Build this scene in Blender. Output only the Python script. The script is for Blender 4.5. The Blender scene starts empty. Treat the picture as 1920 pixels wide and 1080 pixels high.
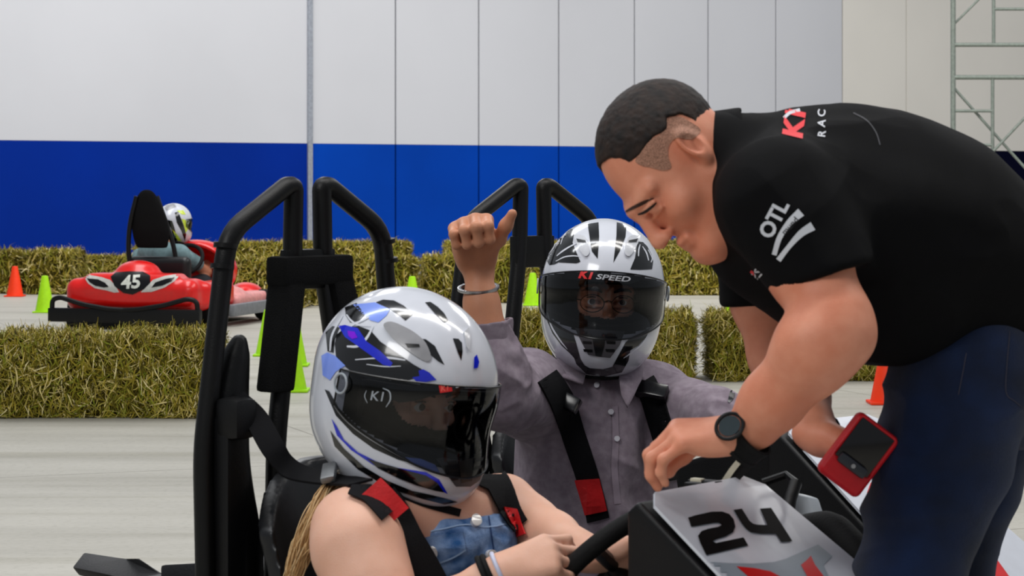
import bpy, bmesh, math, random
import numpy as np
from mathutils import Vector, Matrix
from mathutils.bvhtree import BVHTree
from mathutils.geometry import tessellate_polygon
R = math.radians
random.seed(7); np.random.seed(7)
sc = bpy.context.scene
col = sc.collection

# ------------------------------------------------------------------ camera
FPX, CH, HY = 4400.0, 1.15, 345.0          # focal length in px, camera height, horizon row
cam_d = bpy.data.cameras.new('camera'); cam = bpy.data.objects.new('camera', cam_d); col.objects.link(cam)
cam_d.sensor_width = 36; cam_d.lens = FPX/1920*36; cam_d.shift_y = (HY-540)/1920
cam.location = (0, 0, CH); cam.rotation_euler = (R(90), 0, 0)
cam_d.dof.use_dof = True; cam_d.dof.focus_distance = 6.4; cam_d.dof.aperture_fstop = 15
cam_d.clip_end = 200
sc.camera = cam
# ------------------------------------------------------------------ world, lamps, exposure
w = bpy.data.worlds.new('world'); sc.world = w; w.use_nodes = True
w.node_tree.nodes['Background'].inputs[0].default_value = (0.86, 0.92, 1.0, 1)
w.node_tree.nodes['Background'].inputs[1].default_value = 0.29
def area(name, loc, target, sx, sy, power, color=(1, 1, 1)):
    d = bpy.data.lights.new(name, 'AREA'); d.shape = 'RECTANGLE'; d.size = sx; d.size_y = sy; d.energy = power; d.color = color
    o = bpy.data.objects.new(name, d); col.objects.link(o); o.location = loc
    o.rotation_euler = (Vector(target)-Vector(loc)).to_track_quat('-Z', 'Y').to_euler()
    return o
area('skylight', (-3.5, -1.0, 6.0), (0.2, 4.2, 0.6), 3.5, 2.0, 205, (1, .99, .97))
area('ceiling_lamp', (0.6, 4.4, 6.2), (0.5, 4.4, 0), 0.5, 5.0, 130, (1, .98, .95))
area('ceiling_lamp', (-2.6, 5.6, 6.2), (-1.6, 5.2, 0), 0.4, 5.0, 95, (.95, .97, 1))
area('ceiling_lamp', (3.2, 5.6, 6.2), (2.0, 5.2, 0), 0.4, 5.0, 95, (1, .97, .93))
area('ceiling_lamp', (-3, 17, 7.5), (-3, 18, 0), 3.0, 9.0, 480, (1, 1, 1))
area('ceiling_lamp', (5, 17, 7.5), (5, 18, 0), 3.0, 9.0, 480, (1, .99, .97))
area('wall_fill', (2.5, 23.0, 9.5), (3.5, 35, 2.5), 24.0, 2.0, 1650, (1, .985, .97))  # added fill light, made wide to brighten the whole back wall
sc.view_settings.view_transform = 'Standard'; sc.view_settings.look = 'None'
sc.view_settings.gamma = 1; sc.view_settings.use_curve_mapping = False
sc.view_settings.exposure = 0.0

# ------------------------------------------------------------------ helpers
def P(px, py, Y):
    return np.array(((px-960)/FPX*Y, Y, CH-(py-HY)/FPX*Y))
def S(npx, Y): return npx*Y/FPX
def lin(c):
    c = np.array(c[:3], float)/255.0
    c = np.where(c <= .04045, c/12.92, ((c+.055)/1.055)**2.4)
    return (*c, 1.0)
MATS = {}
def mat(name, rgb, rough=.5, metal=0, spec=.5, var=.12, scale=30, bump=0, bscale=200, coat=0, sub=0, rgb2=None, sheen=0):
    if name in MATS: return MATS[name]
    m = bpy.data.materials.new(name); m.use_nodes = True; nt = m.node_tree; b = nt.nodes['Principled BSDF']
    tc = nt.nodes.new('ShaderNodeTexCoord'); nz = nt.nodes.new('ShaderNodeTexNoise'); nz.inputs['Scale'].default_value = scale
    nz.inputs['Detail'].default_value = 5; nt.links.new(tc.outputs['Object'], nz.inputs['Vector'])
    rp = nt.nodes.new('ShaderNodeValToRGB'); c = np.array(lin(rgb)); c2 = np.array(lin(rgb2)) if rgb2 else None
    if c2 is None:
        a = c*(1-var); z = np.minimum(c*(1+var), 1)
    else: a, z = c, c2
    a[3] = z[3] = 1
    rp.color_ramp.elements[0].position = .35; rp.color_ramp.elements[1].position = .65
    rp.color_ramp.elements[0].color = a; rp.color_ramp.elements[1].color = z
    nt.links.new(nz.outputs['Fac'], rp.inputs[0]); nt.links.new(rp.outputs[0], b.inputs['Base Color'])
    b.inputs['Roughness'].default_value = rough; b.inputs['Metallic'].default_value = metal
    b.inputs['Specular IOR Level'].default_value = spec; b.inputs['Coat Weight'].default_value = coat
    b.inputs['Coat Roughness'].default_value = .06
    if sub:
        b.inputs['Subsurface Weight'].default_value = sub; b.inputs['Subsurface Radius'].default_value = (.012, .004, .002); b.inputs['Subsurface Scale'].default_value = 1
    if sheen: b.inputs['Sheen Weight'].default_value = sheen
    if bump:
        n2 = nt.nodes.new('ShaderNodeTexNoise'); n2.inputs['Scale'].default_value = bscale; n2.inputs['Detail'].default_value = 3
        nt.links.new(tc.outputs['Object'], n2.inputs['Vector'])
        bp = nt.nodes.new('ShaderNodeBump'); bp.inputs['Strength'].default_value = bump; bp.inputs['Distance'].default_value = .004
        nt.links.new(n2.outputs['Fac'], bp.inputs['Height']); nt.links.new(bp.outputs[0], b.inputs['Normal'])
    MATS[name] = m; return m

def rootloc(p):
    v = np.zeros(3)
    while p is not None: v = v+np.array(p.location); p = p.parent
    return v
def mesh_obj(name, V, F, m, parent=None, smooth=True):
    V = np.asarray(V, float).reshape(-1, 3)
    if parent is not None: V = V-rootloc(parent)
    me = bpy.data.meshes.new(name)
    if isinstance(F, np.ndarray) and F.ndim == 2:
        n, k = F.shape
        me.vertices.add(len(V)); me.vertices.foreach_set('co', V.astype(np.float32).ravel())
        me.loops.add(n*k); me.loops.foreach_set('vertex_index', F.astype(np.int32).ravel())
        me.polygons.add(n); me.polygons.foreach_set('loop_start', np.arange(0, n*k, k, dtype=np.int32))
        me.update(calc_edges=True); me.validate()
    else:
        me.from_pydata([tuple(v) for v in V], [], [tuple(int(i) for i in f) for f in F]); me.update()
    if smooth: me.polygons.foreach_set('use_smooth', [True]*len(me.polygons))
    ms = m if isinstance(m, (list, tuple)) else [m]
    for q in ms: me.materials.append(q)
    o = bpy.data.objects.new(name, me); col.objects.link(o)
    if parent is not None: o.parent = parent
    return o
def tag(o, label=None, cat=None, group=None, kind=None):
    if label: o['label'] = label
    if cat: o['category'] = cat
    if group: o['group'] = group
    if kind: o['kind'] = kind
    return o
def thing(name, loc, label, cat, group=None):
    o = bpy.data.objects.new(name, None); o.empty_display_size = .1; col.objects.link(o); o.location = Vector(loc)
    return tag(o, label, cat, group)
def copy_tree(o, parent=None):
    c = o.copy(); col.objects.link(c); c.parent = parent
    for ch in list(o.children): copy_tree(ch, c)
    return c

class MB:                                   # collects simple shapes into one mesh
    def __init__(s): s.V = []; s.F = []; s.M = []; s.mi = 0; s.n = 0
    def add(s, V, F):
        V = np.asarray(V, float); s.V.append(V); s.F += [tuple(i+s.n for i in f) for f in F]; s.M += [s.mi]*len(F); s.n += len(V)
    def box(s, c, h, ax=None, bev=0.004):
        ax = np.eye(3) if ax is None else np.asarray(ax, float)
        bm = bmesh.new(); bmesh.ops.create_cube(bm, size=2)
        for v in bm.verts: v.co = Vector((v.co.x*h[0], v.co.y*h[1], v.co.z*h[2]))
        if bev: bmesh.ops.bevel(bm, geom=bm.edges[:], offset=min(bev, min(h)*.9), segments=2, affect='EDGES', profile=.6)
        V = np.array([v.co[:] for v in bm.verts])@ax+np.asarray(c); F = [[v.index for v in f.verts] for f in bm.faces]; bm.free()
        s.add(V, F); return s
    def tube(s, pts, r, n=12, closed=False, flat=None):
        pts = [np.asarray(p, float) for p in pts]; N = len(pts); rs = r if hasattr(r, '__len__') else [r]*N
        V = []; up = None
        for i, p in enumerate(pts):
            a = pts[(i-1) % N] if (closed or i > 0) else p; b = pts[(i+1) % N] if (closed or i < N-1) else p
            t = b-a; t /= np.linalg.norm(t)+1e-9
            if up is None:
                up = np.array((0, 0, 1.)) if abs(t[2]) < .9 else np.array((1., 0, 0))
            x = np.cross(t, up); x /= np.linalg.norm(x)+1e-9; y = np.cross(x, t); up = y
            for k in range(n):
                an = 2*math.pi*k/n; V.append(p+rs[i]*(math.cos(an)*x+math.sin(an)*y))
        F = []
        for i in range(N if closed else N-1):
            for k in range(n):
                F.append((i*n+k, i*n+(k+1) % n, ((i+1) % N)*n+(k+1) % n, ((i+1) % N)*n+k))
        if not closed: F.append(tuple(range(n))[::-1]); F.append(tuple((N-1)*n+k for k in range(n)))
        s.add(V, F); return s
    def cyl(s, c, axis, r, h, n=24, r2=None, bev=0):
        axis = np.asarray(axis, float); axis /= np.linalg.norm(axis); r2 = r if r2 is None else r2; c = np.asarray(c, float)
        a = c-axis*h/2; b = c+axis*h/2
        if bev: s.tube([a, a, a+axis*bev, b-axis*bev, b, b], [1e-4, r-bev, r, r2, r2-bev, 1e-4], n)
        else: s.tube([a, a+axis*1e-5, b-axis*1e-5, b], [r, r, r2, r2], n)
        return s
    def prism(s, poly, d, bev=0):           # polygon (list of 3-D points) extruded by vector d
        poly = [np.asarray(p, float) for p in poly]; n = len(poly); d = np.asarray(d, float)
        V = poly+[p+d for p in poly]
        F = [tuple(range(n))[::-1], tuple(range(n, 2*n))]+[(i, (i+1) % n, n+(i+1) % n, n+i) for i in range(n)]
        if bev:
            bm = bmesh.new(); vs = [bm.verts.new(v) for v in V]
            for f in F: bm.faces.new([vs[i] for i in f])
            bmesh.ops.recalc_face_normals(bm, faces=bm.faces[:])
            bmesh.ops.bevel(bm, geom=bm.edges[:], offset=bev, segments=2, affect='EDGES', profile=.6)
            bm.verts.index_update(); V = [v.co[:] for v in bm.verts]; F = [[v.index for v in f.verts] for f in bm.faces]; bm.free()
        s.add(V, F); return s
    def torus(s, c, axis, Rr, r, n=48, k=12, a0=0, a1=360):
        axis = np.asarray(axis, float); axis /= np.linalg.norm(axis)
        x = np.cross(axis, (0, 0, 1.)); x = x/np.linalg.norm(x) if np.linalg.norm(x) > .05 else np.array((1., 0, 0)); y = np.cross(axis, x)
        cl = abs(a1-a0) >= 360; m_ = n if cl else n+1
        pts = [np.asarray(c)+Rr*(math.cos(R(a0+(a1-a0)*i/n))*x+math.sin(R(a0+(a1-a0)*i/n))*y) for i in range(m_)]
        return s.tube(pts, r, k, closed=cl)
    def build(s, name, m, parent=None, smooth=True, flat_angle=40):
        o = mesh_obj(name, np.concatenate(s.V), s.F, m, parent, smooth)
        if any(s.M): o.data.polygons.foreach_set('material_index', s.M)
        if smooth and flat_angle:
            bm = bmesh.new(); bm.from_mesh(o.data); bmesh.ops.recalc_face_normals(bm, faces=bm.faces[:])
            for e in bm.edges:
                if len(e.link_faces) == 2 and e.calc_face_angle(0) > R(flat_angle): e.smooth = False
            bm.to_mesh(o.data); bm.free()
        return o
def spline(pts, n=8, closed=False):
    pts = [np.asarray(p, float) for p in pts]; N = len(pts); out = []
    for i in range(N if closed else N-1):
        p1, p2 = pts[i], pts[(i+1) % N]
        p0 = pts[i-1] if (closed or i > 0) else 2*p1-p2
        p3 = pts[(i+2) % N] if (closed or i < N-2) else 2*p2-p1
        for k in range(n):
            t = k/n; out.append(.5*((2*p1)+(-p0+p2)*t+(2*p0-5*p1+4*p2-p3)*t*t+(-p0+3*p1-3*p2+p3)*t**3))
    if not closed: out.append(pts[-1])
    return out
def bend(pts, r, n=5):                      # polyline with rounded corners
    pts = [np.asarray(p, float) for p in pts]; out = [pts[0]]
    for i in range(1, len(pts)-1):
        a, b, c = pts[i-1], pts[i], pts[i+1]; d1 = a-b; d2 = c-b; l1 = np.linalg.norm(d1); l2 = np.linalg.norm(d2); q = min(r, l1*.45, l2*.45)
        p = b+d1/l1*q; e = b+d2/l2*q
        for k in range(n+1):
            t = k/n; out.append((1-t)**2*p+2*t*(1-t)*b+t*t*e)
    out.append(pts[-1]); return out

# ------------------------------------------------------------------ smooth value noise for folds
_lat = np.random.rand(32, 32, 32).astype(np.float32)*2-1
def noise(p):
    p = np.asarray(p, float); i = np.floor(p).astype(int); f = p-i; f = f*f*(3-2*f); i = i & 31; j = (i+1) & 31
    x0, y0, z0 = i[..., 0], i[..., 1], i[..., 2]; x1, y1, z1 = j[..., 0], j[..., 1], j[..., 2]; fx, fy, fz = f[..., 0], f[..., 1], f[..., 2]
    L = _lat
    a = (L[x0, y0, z0]*(1-fx)+L[x1, y0, z0]*fx)*(1-fy)+(L[x0, y1, z0]*(1-fx)+L[x1, y1, z0]*fx)*fy
    b = (L[x0, y0, z1]*(1-fx)+L[x1, y0, z1]*fx)*(1-fy)+(L[x0, y1, z1]*(1-fx)+L[x1, y1, z1]*fx)*fy
    return a*(1-fz)+b*fz

# ------------------------------------------------------------------ implicit surfaces (one continuous skin out of smoothly blended limbs)
class Field:
    def __init__(s): s.p = []
    def _ad(s, fn, lo, hi, k, op, mi): s.p.append((fn, np.asarray(lo), np.asarray(hi), k, op, mi)); return s
    def cap(s, a, b, ra, rb=None, k=.02, op='+', flat=None, mi=0):
        a = np.asarray(a, float); b = np.asarray(b, float); rb = ra if rb is None else rb
        sc_ = 1.0
        if flat is not None:
            n, q = np.asarray(flat[0], float), flat[1]; n = n/np.linalg.norm(n); sc_ = min(1, q)
            def W(v): return v+(v@n)[..., None]*n*(1/q-1)
        else:
            def W(v): return v
        ab = W((b-a)[None])[0]; L = ab@ab+1e-12
        def fn(X):
            v = W(X-a); t = np.clip((v@ab)/L, 0, 1)
            return (np.linalg.norm(v-t[..., None]*ab, axis=-1)-(ra+(rb-ra)*t))*sc_
        m_ = max(ra, rb)*max(1, flat[1] if flat is not None else 1)+k+.012
        return s._ad(fn, np.minimum(a, b)-m_, np.maximum(a, b)+m_, k, op, mi)
    def chain(s, pr, k=.02, op='+', flat=None, mi=0):
        for i in range(len(pr)-1): s.cap(pr[i][0], pr[i+1][0], pr[i][1], pr[i+1][1], k, op, flat, mi)
        return s
    def ell(s, c, r, ax=None, k=.02, op='+', mi=0):
        c = np.asarray(c, float); r = np.asarray(r, float); ax = np.eye(3) if ax is None else np.asarray(ax, float)
        def fn(X):
            q = (X-c)@ax.T; k0 = np.linalg.norm(q/r, axis=-1); k1 = np.linalg.norm(q/(r*r), axis=-1)+1e-9
            return k0*(k0-1)/k1
        m_ = r.max()+k+.012
        return s._ad(fn, c-m_, c+m_, k, op, mi)
    def box(s, c, h, ax=None, rr=.005, k=.01, op='+', mi=0):
        c = np.asarray(c, float); h = np.asarray(h, float)-rr; ax = np.eye(3) if ax is None else np.asarray(ax, float)
        def fn(X):
            q = np.abs((X-c)@ax.T)-h
            return np.linalg.norm(np.maximum(q, 0), axis=-1)+np.minimum(q.max(axis=-1), 0)-rr
        m_ = np.linalg.norm(h)+rr+k+.012
        return s._ad(fn, c-m_, c+m_, k, op, mi)
    def fun(s, fn, lo, hi, k=.01, op='+', mi=0): return s._ad(fn, lo, hi, k, op, mi)
    def mesh(s, vx=.003, smooth=1, lo=None, hi=None):
        ad = [q for q in s.p if q[4] == '+']
        if lo is None: lo = np.min([q[1] for q in ad], axis=0); hi = np.max([q[2] for q in ad], axis=0)
        lo = np.asarray(lo)-2*vx; hi = np.asarray(hi)+2*vx; n = np.ceil((hi-lo)/vx).astype(int)+1
        G = np.full(n, 1.0, np.float32)
        axs = [lo[i]+vx*np.arange(n[i]) for i in range(3)]
        for fn, a, b, k, op, mi in s.p:
            i0 = np.clip(np.floor((a-lo)/vx).astype(int), 0, n); i1 = np.clip(np.ceil((b-lo)/vx).astype(int)+1, 0, n)
            if np.any(i1 <= i0): continue
            step = max(1, int(600000/max(1, (i1[1]-i0[1])*(i1[2]-i0[2]))))
            for xa in range(i0[0], i1[0], step):
                xb = min(xa+step, i1[0])
                X = np.stack(np.meshgrid(axs[0][xa:xb], axs[1][i0[1]:i1[1]], axs[2][i0[2]:i1[2]], indexing='ij'), -1)
                d = fn(X).astype(np.float32); sl = (slice(xa, xb), slice(i0[1], i1[1]), slice(i0[2], i1[2])); g = G[sl]
                if op == '+':
                    h = np.maximum(k-np.abs(g-d), 0)/k; G[sl] = np.minimum(g, d)-h*h*k*.25
                elif op == '-':
                    h = np.maximum(k-np.abs(g+d), 0)/k; G[sl] = np.maximum(g, -d)+h*h*k*.25
        G[0] = G[-1] = 1; G[:, 0] = G[:, -1] = 1; G[:, :, 0] = G[:, :, -1] = 1
        V, F = nets(G); V = V*vx+lo
        return relax(V, F, smooth)
def nets(G):
    s_ = G < 0; nx, ny, nz = G.shape
    c = s_[:-1, :-1, :-1].astype(np.int8)
    for d in [(1,0,0),(0,1,0),(0,0,1),(1,1,0),(1,0,1),(0,1,1),(1,1,1)]:
        c = c+s_[d[0]:nx-1+d[0], d[1]:ny-1+d[1], d[2]:nz-1+d[2]]
    act = (c > 0) & (c < 8); idx = np.argwhere(act); vid = np.full(act.shape, -1, np.int64); vid[act] = np.arange(len(idx))
    acc = np.zeros((len(idx), 3)); cnt = np.zeros(len(idx))
    cn = [(0,0,0),(1,0,0),(0,1,0),(1,1,0),(0,0,1),(1,0,1),(0,1,1),(1,1,1)]
    for a in range(8):
        for ax in range(3):
            if cn[a][ax]: continue
            p = np.array(cn[a]); q = p.copy(); q[ax] = 1
            A = G[tuple((idx+p).T)]; B = G[tuple((idx+q).T)]; m_ = (A < 0) != (B < 0)
            t = np.zeros(len(idx)); t[m_] = A[m_]/(A[m_]-B[m_])
            acc[m_] += p+(q-p)*t[m_, None]; cnt[m_] += 1
    V = idx+acc/cnt[:, None]; F = []
    for ax in range(3):
        u, v = (ax+1) % 3, (ax+2) % 3
        sl0 = [slice(None)]*3; sl1 = [slice(None)]*3; sl0[ax] = slice(0, -1); sl1[ax] = slice(1, None)
        a = s_[tuple(sl0)]; b = s_[tuple(sl1)]; e = np.argwhere(a != b)
        e = e[(e[:, u] > 0) & (e[:, v] > 0)]
        def g(du, dv):
            q = e.copy(); q[:, u] -= du; q[:, v] -= dv; return vid[tuple(q.T)]
        Q = np.stack([g(1, 1), g(0, 1), g(0, 0), g(1, 0)], 1); inside = s_[tuple(e.T)]
        Q[~inside] = Q[~inside][:, ::-1]; F.append(Q)
    return V, np.concatenate(F)
def relax(V, F, it, lam=.5):
    E = np.concatenate([F[:, [0, 1]], F[:, [1, 2]], F[:, [2, 3]], F[:, [3, 0]]])
    for _ in range(it):
        A = np.zeros_like(V); n = np.zeros(len(V))
        for j in range(3): A[:, j] = np.bincount(E[:, 0], V[E[:, 1], j], len(V))+np.bincount(E[:, 1], V[E[:, 0], j], len(V))
        n = np.bincount(E[:, 0], minlength=len(V))+np.bincount(E[:, 1], minlength=len(V))
        V = V+lam*(A/n[:, None]-V)
    return V, F
def normals(V, F):
    n = np.cross(V[F[:, 2]]-V[F[:, 0]], V[F[:, 3]]-V[F[:, 1]]); N = np.zeros_like(V)
    for k in range(4):
        for j in range(3): N[:, j] += np.bincount(F[:, k], n[:, j], len(V))
    return N/(np.linalg.norm(N, axis=1)[:, None]+1e-12)
def axes(F_, U_):                           # rows: right, forward, up
    F_ = np.asarray(F_, float); F_ /= np.linalg.norm(F_); U_ = np.asarray(U_, float); U_ = U_-F_*(U_@F_); U_ /= np.linalg.norm(U_)
    return np.array([np.cross(F_, U_), F_, U_])

# ------------------------------------------------------------------ painted marks: a flat outline wrapped onto a surface
def bvh_of(*objs):
    V = []; F = []; n = 0
    for o in objs:
        off = rootloc(o)
        V += [Vector(np.array(v.co)+off) for v in o.data.vertices]; F += [[i+n for i in p.vertices] for p in o.data.polygons]; n = len(V)
    return BVHTree.FromPolygons(V, F)
def flat_mesh(polys, step):
    bm = bmesh.new()
    for poly in polys:
        vs = [bm.verts.new((p[0], p[1], 0)) for p in poly]
        for tri in tessellate_polygon([[Vector((p[0], p[1], 0)) for p in poly]]):
            try: bm.faces.new([vs[i] for i in tri])
            except Exception: pass
    return cut(bm, step)
def cut(bm, step):
    if not len(bm.verts): return bm
    bmesh.ops.triangulate(bm, faces=bm.faces[:])
    for ax in (0, 1):
        lo = min(v.co[ax] for v in bm.verts); hi = max(v.co[ax] for v in bm.verts); k = math.floor(lo/step)*step+step*.5
        while k < hi:
            if k > lo:
                co = [0, 0, 0]; co[ax] = k; no = [0, 0, 0]; no[ax] = 1
                bmesh.ops.bisect_plane(bm, geom=bm.verts[:]+bm.edges[:]+bm.faces[:], dist=1e-6, plane_co=co, plane_no=no)
            k += step
    return bm
def text_bm(txt, size=1.0, bold=.02, shear=0, spacing=1.0, align='CENTER', step=.05):
    cu = bpy.data.curves.new('t', 'FONT'); cu.body = txt; cu.size = size; cu.offset = bold; cu.shear = shear; cu.space_character = spacing
    cu.align_x = align; cu.align_y = 'CENTER'; cu.resolution_u = 3
    o = bpy.data.objects.new('t', cu); col.objects.link(o); dg = bpy.context.evaluated_depsgraph_get(); dg.update()
    me = o.evaluated_get(dg).to_mesh(); bm = bmesh.new(); bm.from_mesh(me); o.evaluated_get(dg).to_mesh_clear()
    bpy.data.objects.remove(o); bpy.data.curves.remove(cu)
    for v in bm.verts: v.co.z = 0
    return cut(bm, step)
def wrap(name, bm, ray, bvh, m, parent=None, off=.0008, thick=0, smooth=True, jump=.05):
    """ray(x, y) -> origin, direction; each point of the outline is laid on the first surface it meets"""
    V = []; ok = []; NN = []
    for v in bm.verts:
        o, d = ray(v.co.x, v.co.y); o = Vector(o); d = Vector(d).normalized(); h, n, i, t = bvh.ray_cast(o, d)
        if h is None: V.append(np.zeros(3)); NN.append(np.zeros(3)); ok.append(False); continue
        if n.dot(d) > 0: n = -n
        nn = (n-d*.4).normalized(); V.append(np.array(h)); NN.append(np.array(nn)); ok.append(True)
    bm.verts.index_update(); F = []
    for f in bm.faces:
        ix = [v.index for v in f.verts]
        if not all(ok[i] for i in ix): continue
        q = [Vector(V[i]) for i in ix]; e = max((q[a]-q[a-1]).length for a in range(len(q)))
        pe = max((f.verts[a].co-f.verts[a-1].co).length for a in range(len(ix)))
        if e > jump and e > .0009*pe: continue
        F.append(ix)
    bm.free()
    if not F: print('EMPTY DECAL', name); return None
    used = sorted({i for f in F for i in f}); mp = {a: b for b, a in enumerate(used)}
    V = np.array([V[i] for i in used]); NN = np.array([NN[i] for i in used]); F = [[mp[i] for i in f] for f in F]
    # even out the normals so thick pieces stay clean
    for _ in range(3 if thick else 1):
        A = NN.copy()
        for f in F:
            m_ = NN[f].mean(0)
            for i in f: A[i] += m_
        NN = A/np.linalg.norm(A, axis=1)[:, None]
    T = V+NN*off
    f0 = F[0]; fn = sum((np.cross(T[f[1]]-T[f[0]], T[f[2]]-T[f[0]]) for f in F[:60]), np.zeros(3)); 
    if fn@NN[f0[0]] < 0: F = [f[::-1] for f in F]
    if thick:
        B = V+NN*(off-abs(thick)); n = len(T); ed = {}
        for f in F:
            for a in range(len(f)): ed[(f[a-1], f[a])] = 1
        F2 = list(F)+[[i+n for i in f[::-1]] for f in F]
        for (a, b_) in ed:
            if (b_, a) not in ed: F2.append([b_, a, a+n, b_+n])
        T = np.concatenate([T, B]); F = F2
    return mesh_obj(name, T, F, m, parent, smooth and not thick)
WRAPREF = None
def camray(x, y): return (0, 0, CH), ((x-960)/FPX, 1, -(y-HY)/FPX)
def paint(name, pts, bvh, m, parent=None, off=.0008, thick=0, step=6, curve=0):
    if curve: pts = [tuple(p) for p in spline([np.array((*p, 0.)) for p in pts], curve, True)]
    return wrap(name, flat_mesh([[p[:2] for p in pts]], step), camray, bvh, m, parent, off, thick)
def stroke(pts, w_, curve=5):               # outline of a thick line through pts; w_ a width or one per point
    n0 = len(pts); ws = w_ if hasattr(w_, '__len__') else [w_]*n0
    q = spline([np.array((p[0], p[1], ws[i])) for i, p in enumerate(pts)], curve); Lf = []; Rt = []
    for i, p in enumerate(q):
        a = q[max(0, i-1)][:2]; b = q[min(len(q)-1, i+1)][:2]; t = b-a; t /= np.linalg.norm(t)+1e-9; n = np.array((-t[1], t[0]))
        Lf.append(tuple(p[:2]+n*p[2]/2)); Rt.append(tuple(p[:2]-n*p[2]/2))
    return [[Lf[i], Lf[i+1], Rt[i+1], Rt[i]] for i in range(len(q)-1)]
def paint_strip(name, pts, w_, bvh, m, parent=None, off=.0008, thick=0, step=8, curve=5):
    bm = flat_mesh(stroke(pts, w_, curve), step); bmesh.ops.remove_doubles(bm, verts=bm.verts[:], dist=1e-3)
    return wrap(name, bm, camray, bvh, m, parent, off, thick)
def paint_text(name, txt, c, size, ang, bvh, m, parent=None, off=.0012, bold=.03, shear=0, sx=1.0, step=.06, spacing=1.0, thick=0):
    bm = text_bm(txt, 1.0, bold, shear, spacing, step=step*2); ca, sa = math.cos(R(ang)), math.sin(R(ang))
    def ray(x, y):
        x, y = x*size*sx, -y*size; return camray(c[0]+x*ca-y*sa, c[1]+x*sa+y*ca)
    return wrap(name, bm, ray, bvh, m, parent, off, thick)
# ================================================================== THE HALL
M = {}
M['black'] = mat('black_powder_coat', (5, 5, 6), .42, 0, .28, bump=.15, bscale=400)
M['blackp'] = mat('black_plastic', (7, 7, 9), .42, 0, .3, bump=.2, bscale=600)
M['rubber'] = mat('black_rubber', (12, 12, 13), .75, 0, .25, bump=.2)
M['seat'] = mat('seat_vinyl', (13, 14, 17), .38, 0, .45, bump=.1, bscale=90)
M['web'] = mat('belt_webbing', (9, 9, 13), .8, 0, .2, bump=.5, bscale=900)
M['redtab'] = mat('red_pad', (196, 26, 30), .55, 0, .3, bump=.2)
M['steel'] = mat('bare_steel', (175, 175, 178), .3, 1)
M['white'] = mat('white_gloss', (216, 219, 228), .22, 0, .5, var=.02, coat=.4)
M['grey'] = mat('grey_gloss', (165, 172, 180), .3, 0, .5, var=.03)
M['red'] = mat('red_graphic', (214, 14, 20), .3, 0, .5, var=.04)
M['ink'] = mat('black_graphic', (6, 6, 8), .3, 0, .4, var=.02)
M['lime'] = mat('lime_plastic', (172, 232, 22), .5, 0, .3, var=.05)
M['orange'] = mat('orange_plastic', (255, 62, 18), .5, 0, .3, var=.05)

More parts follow.
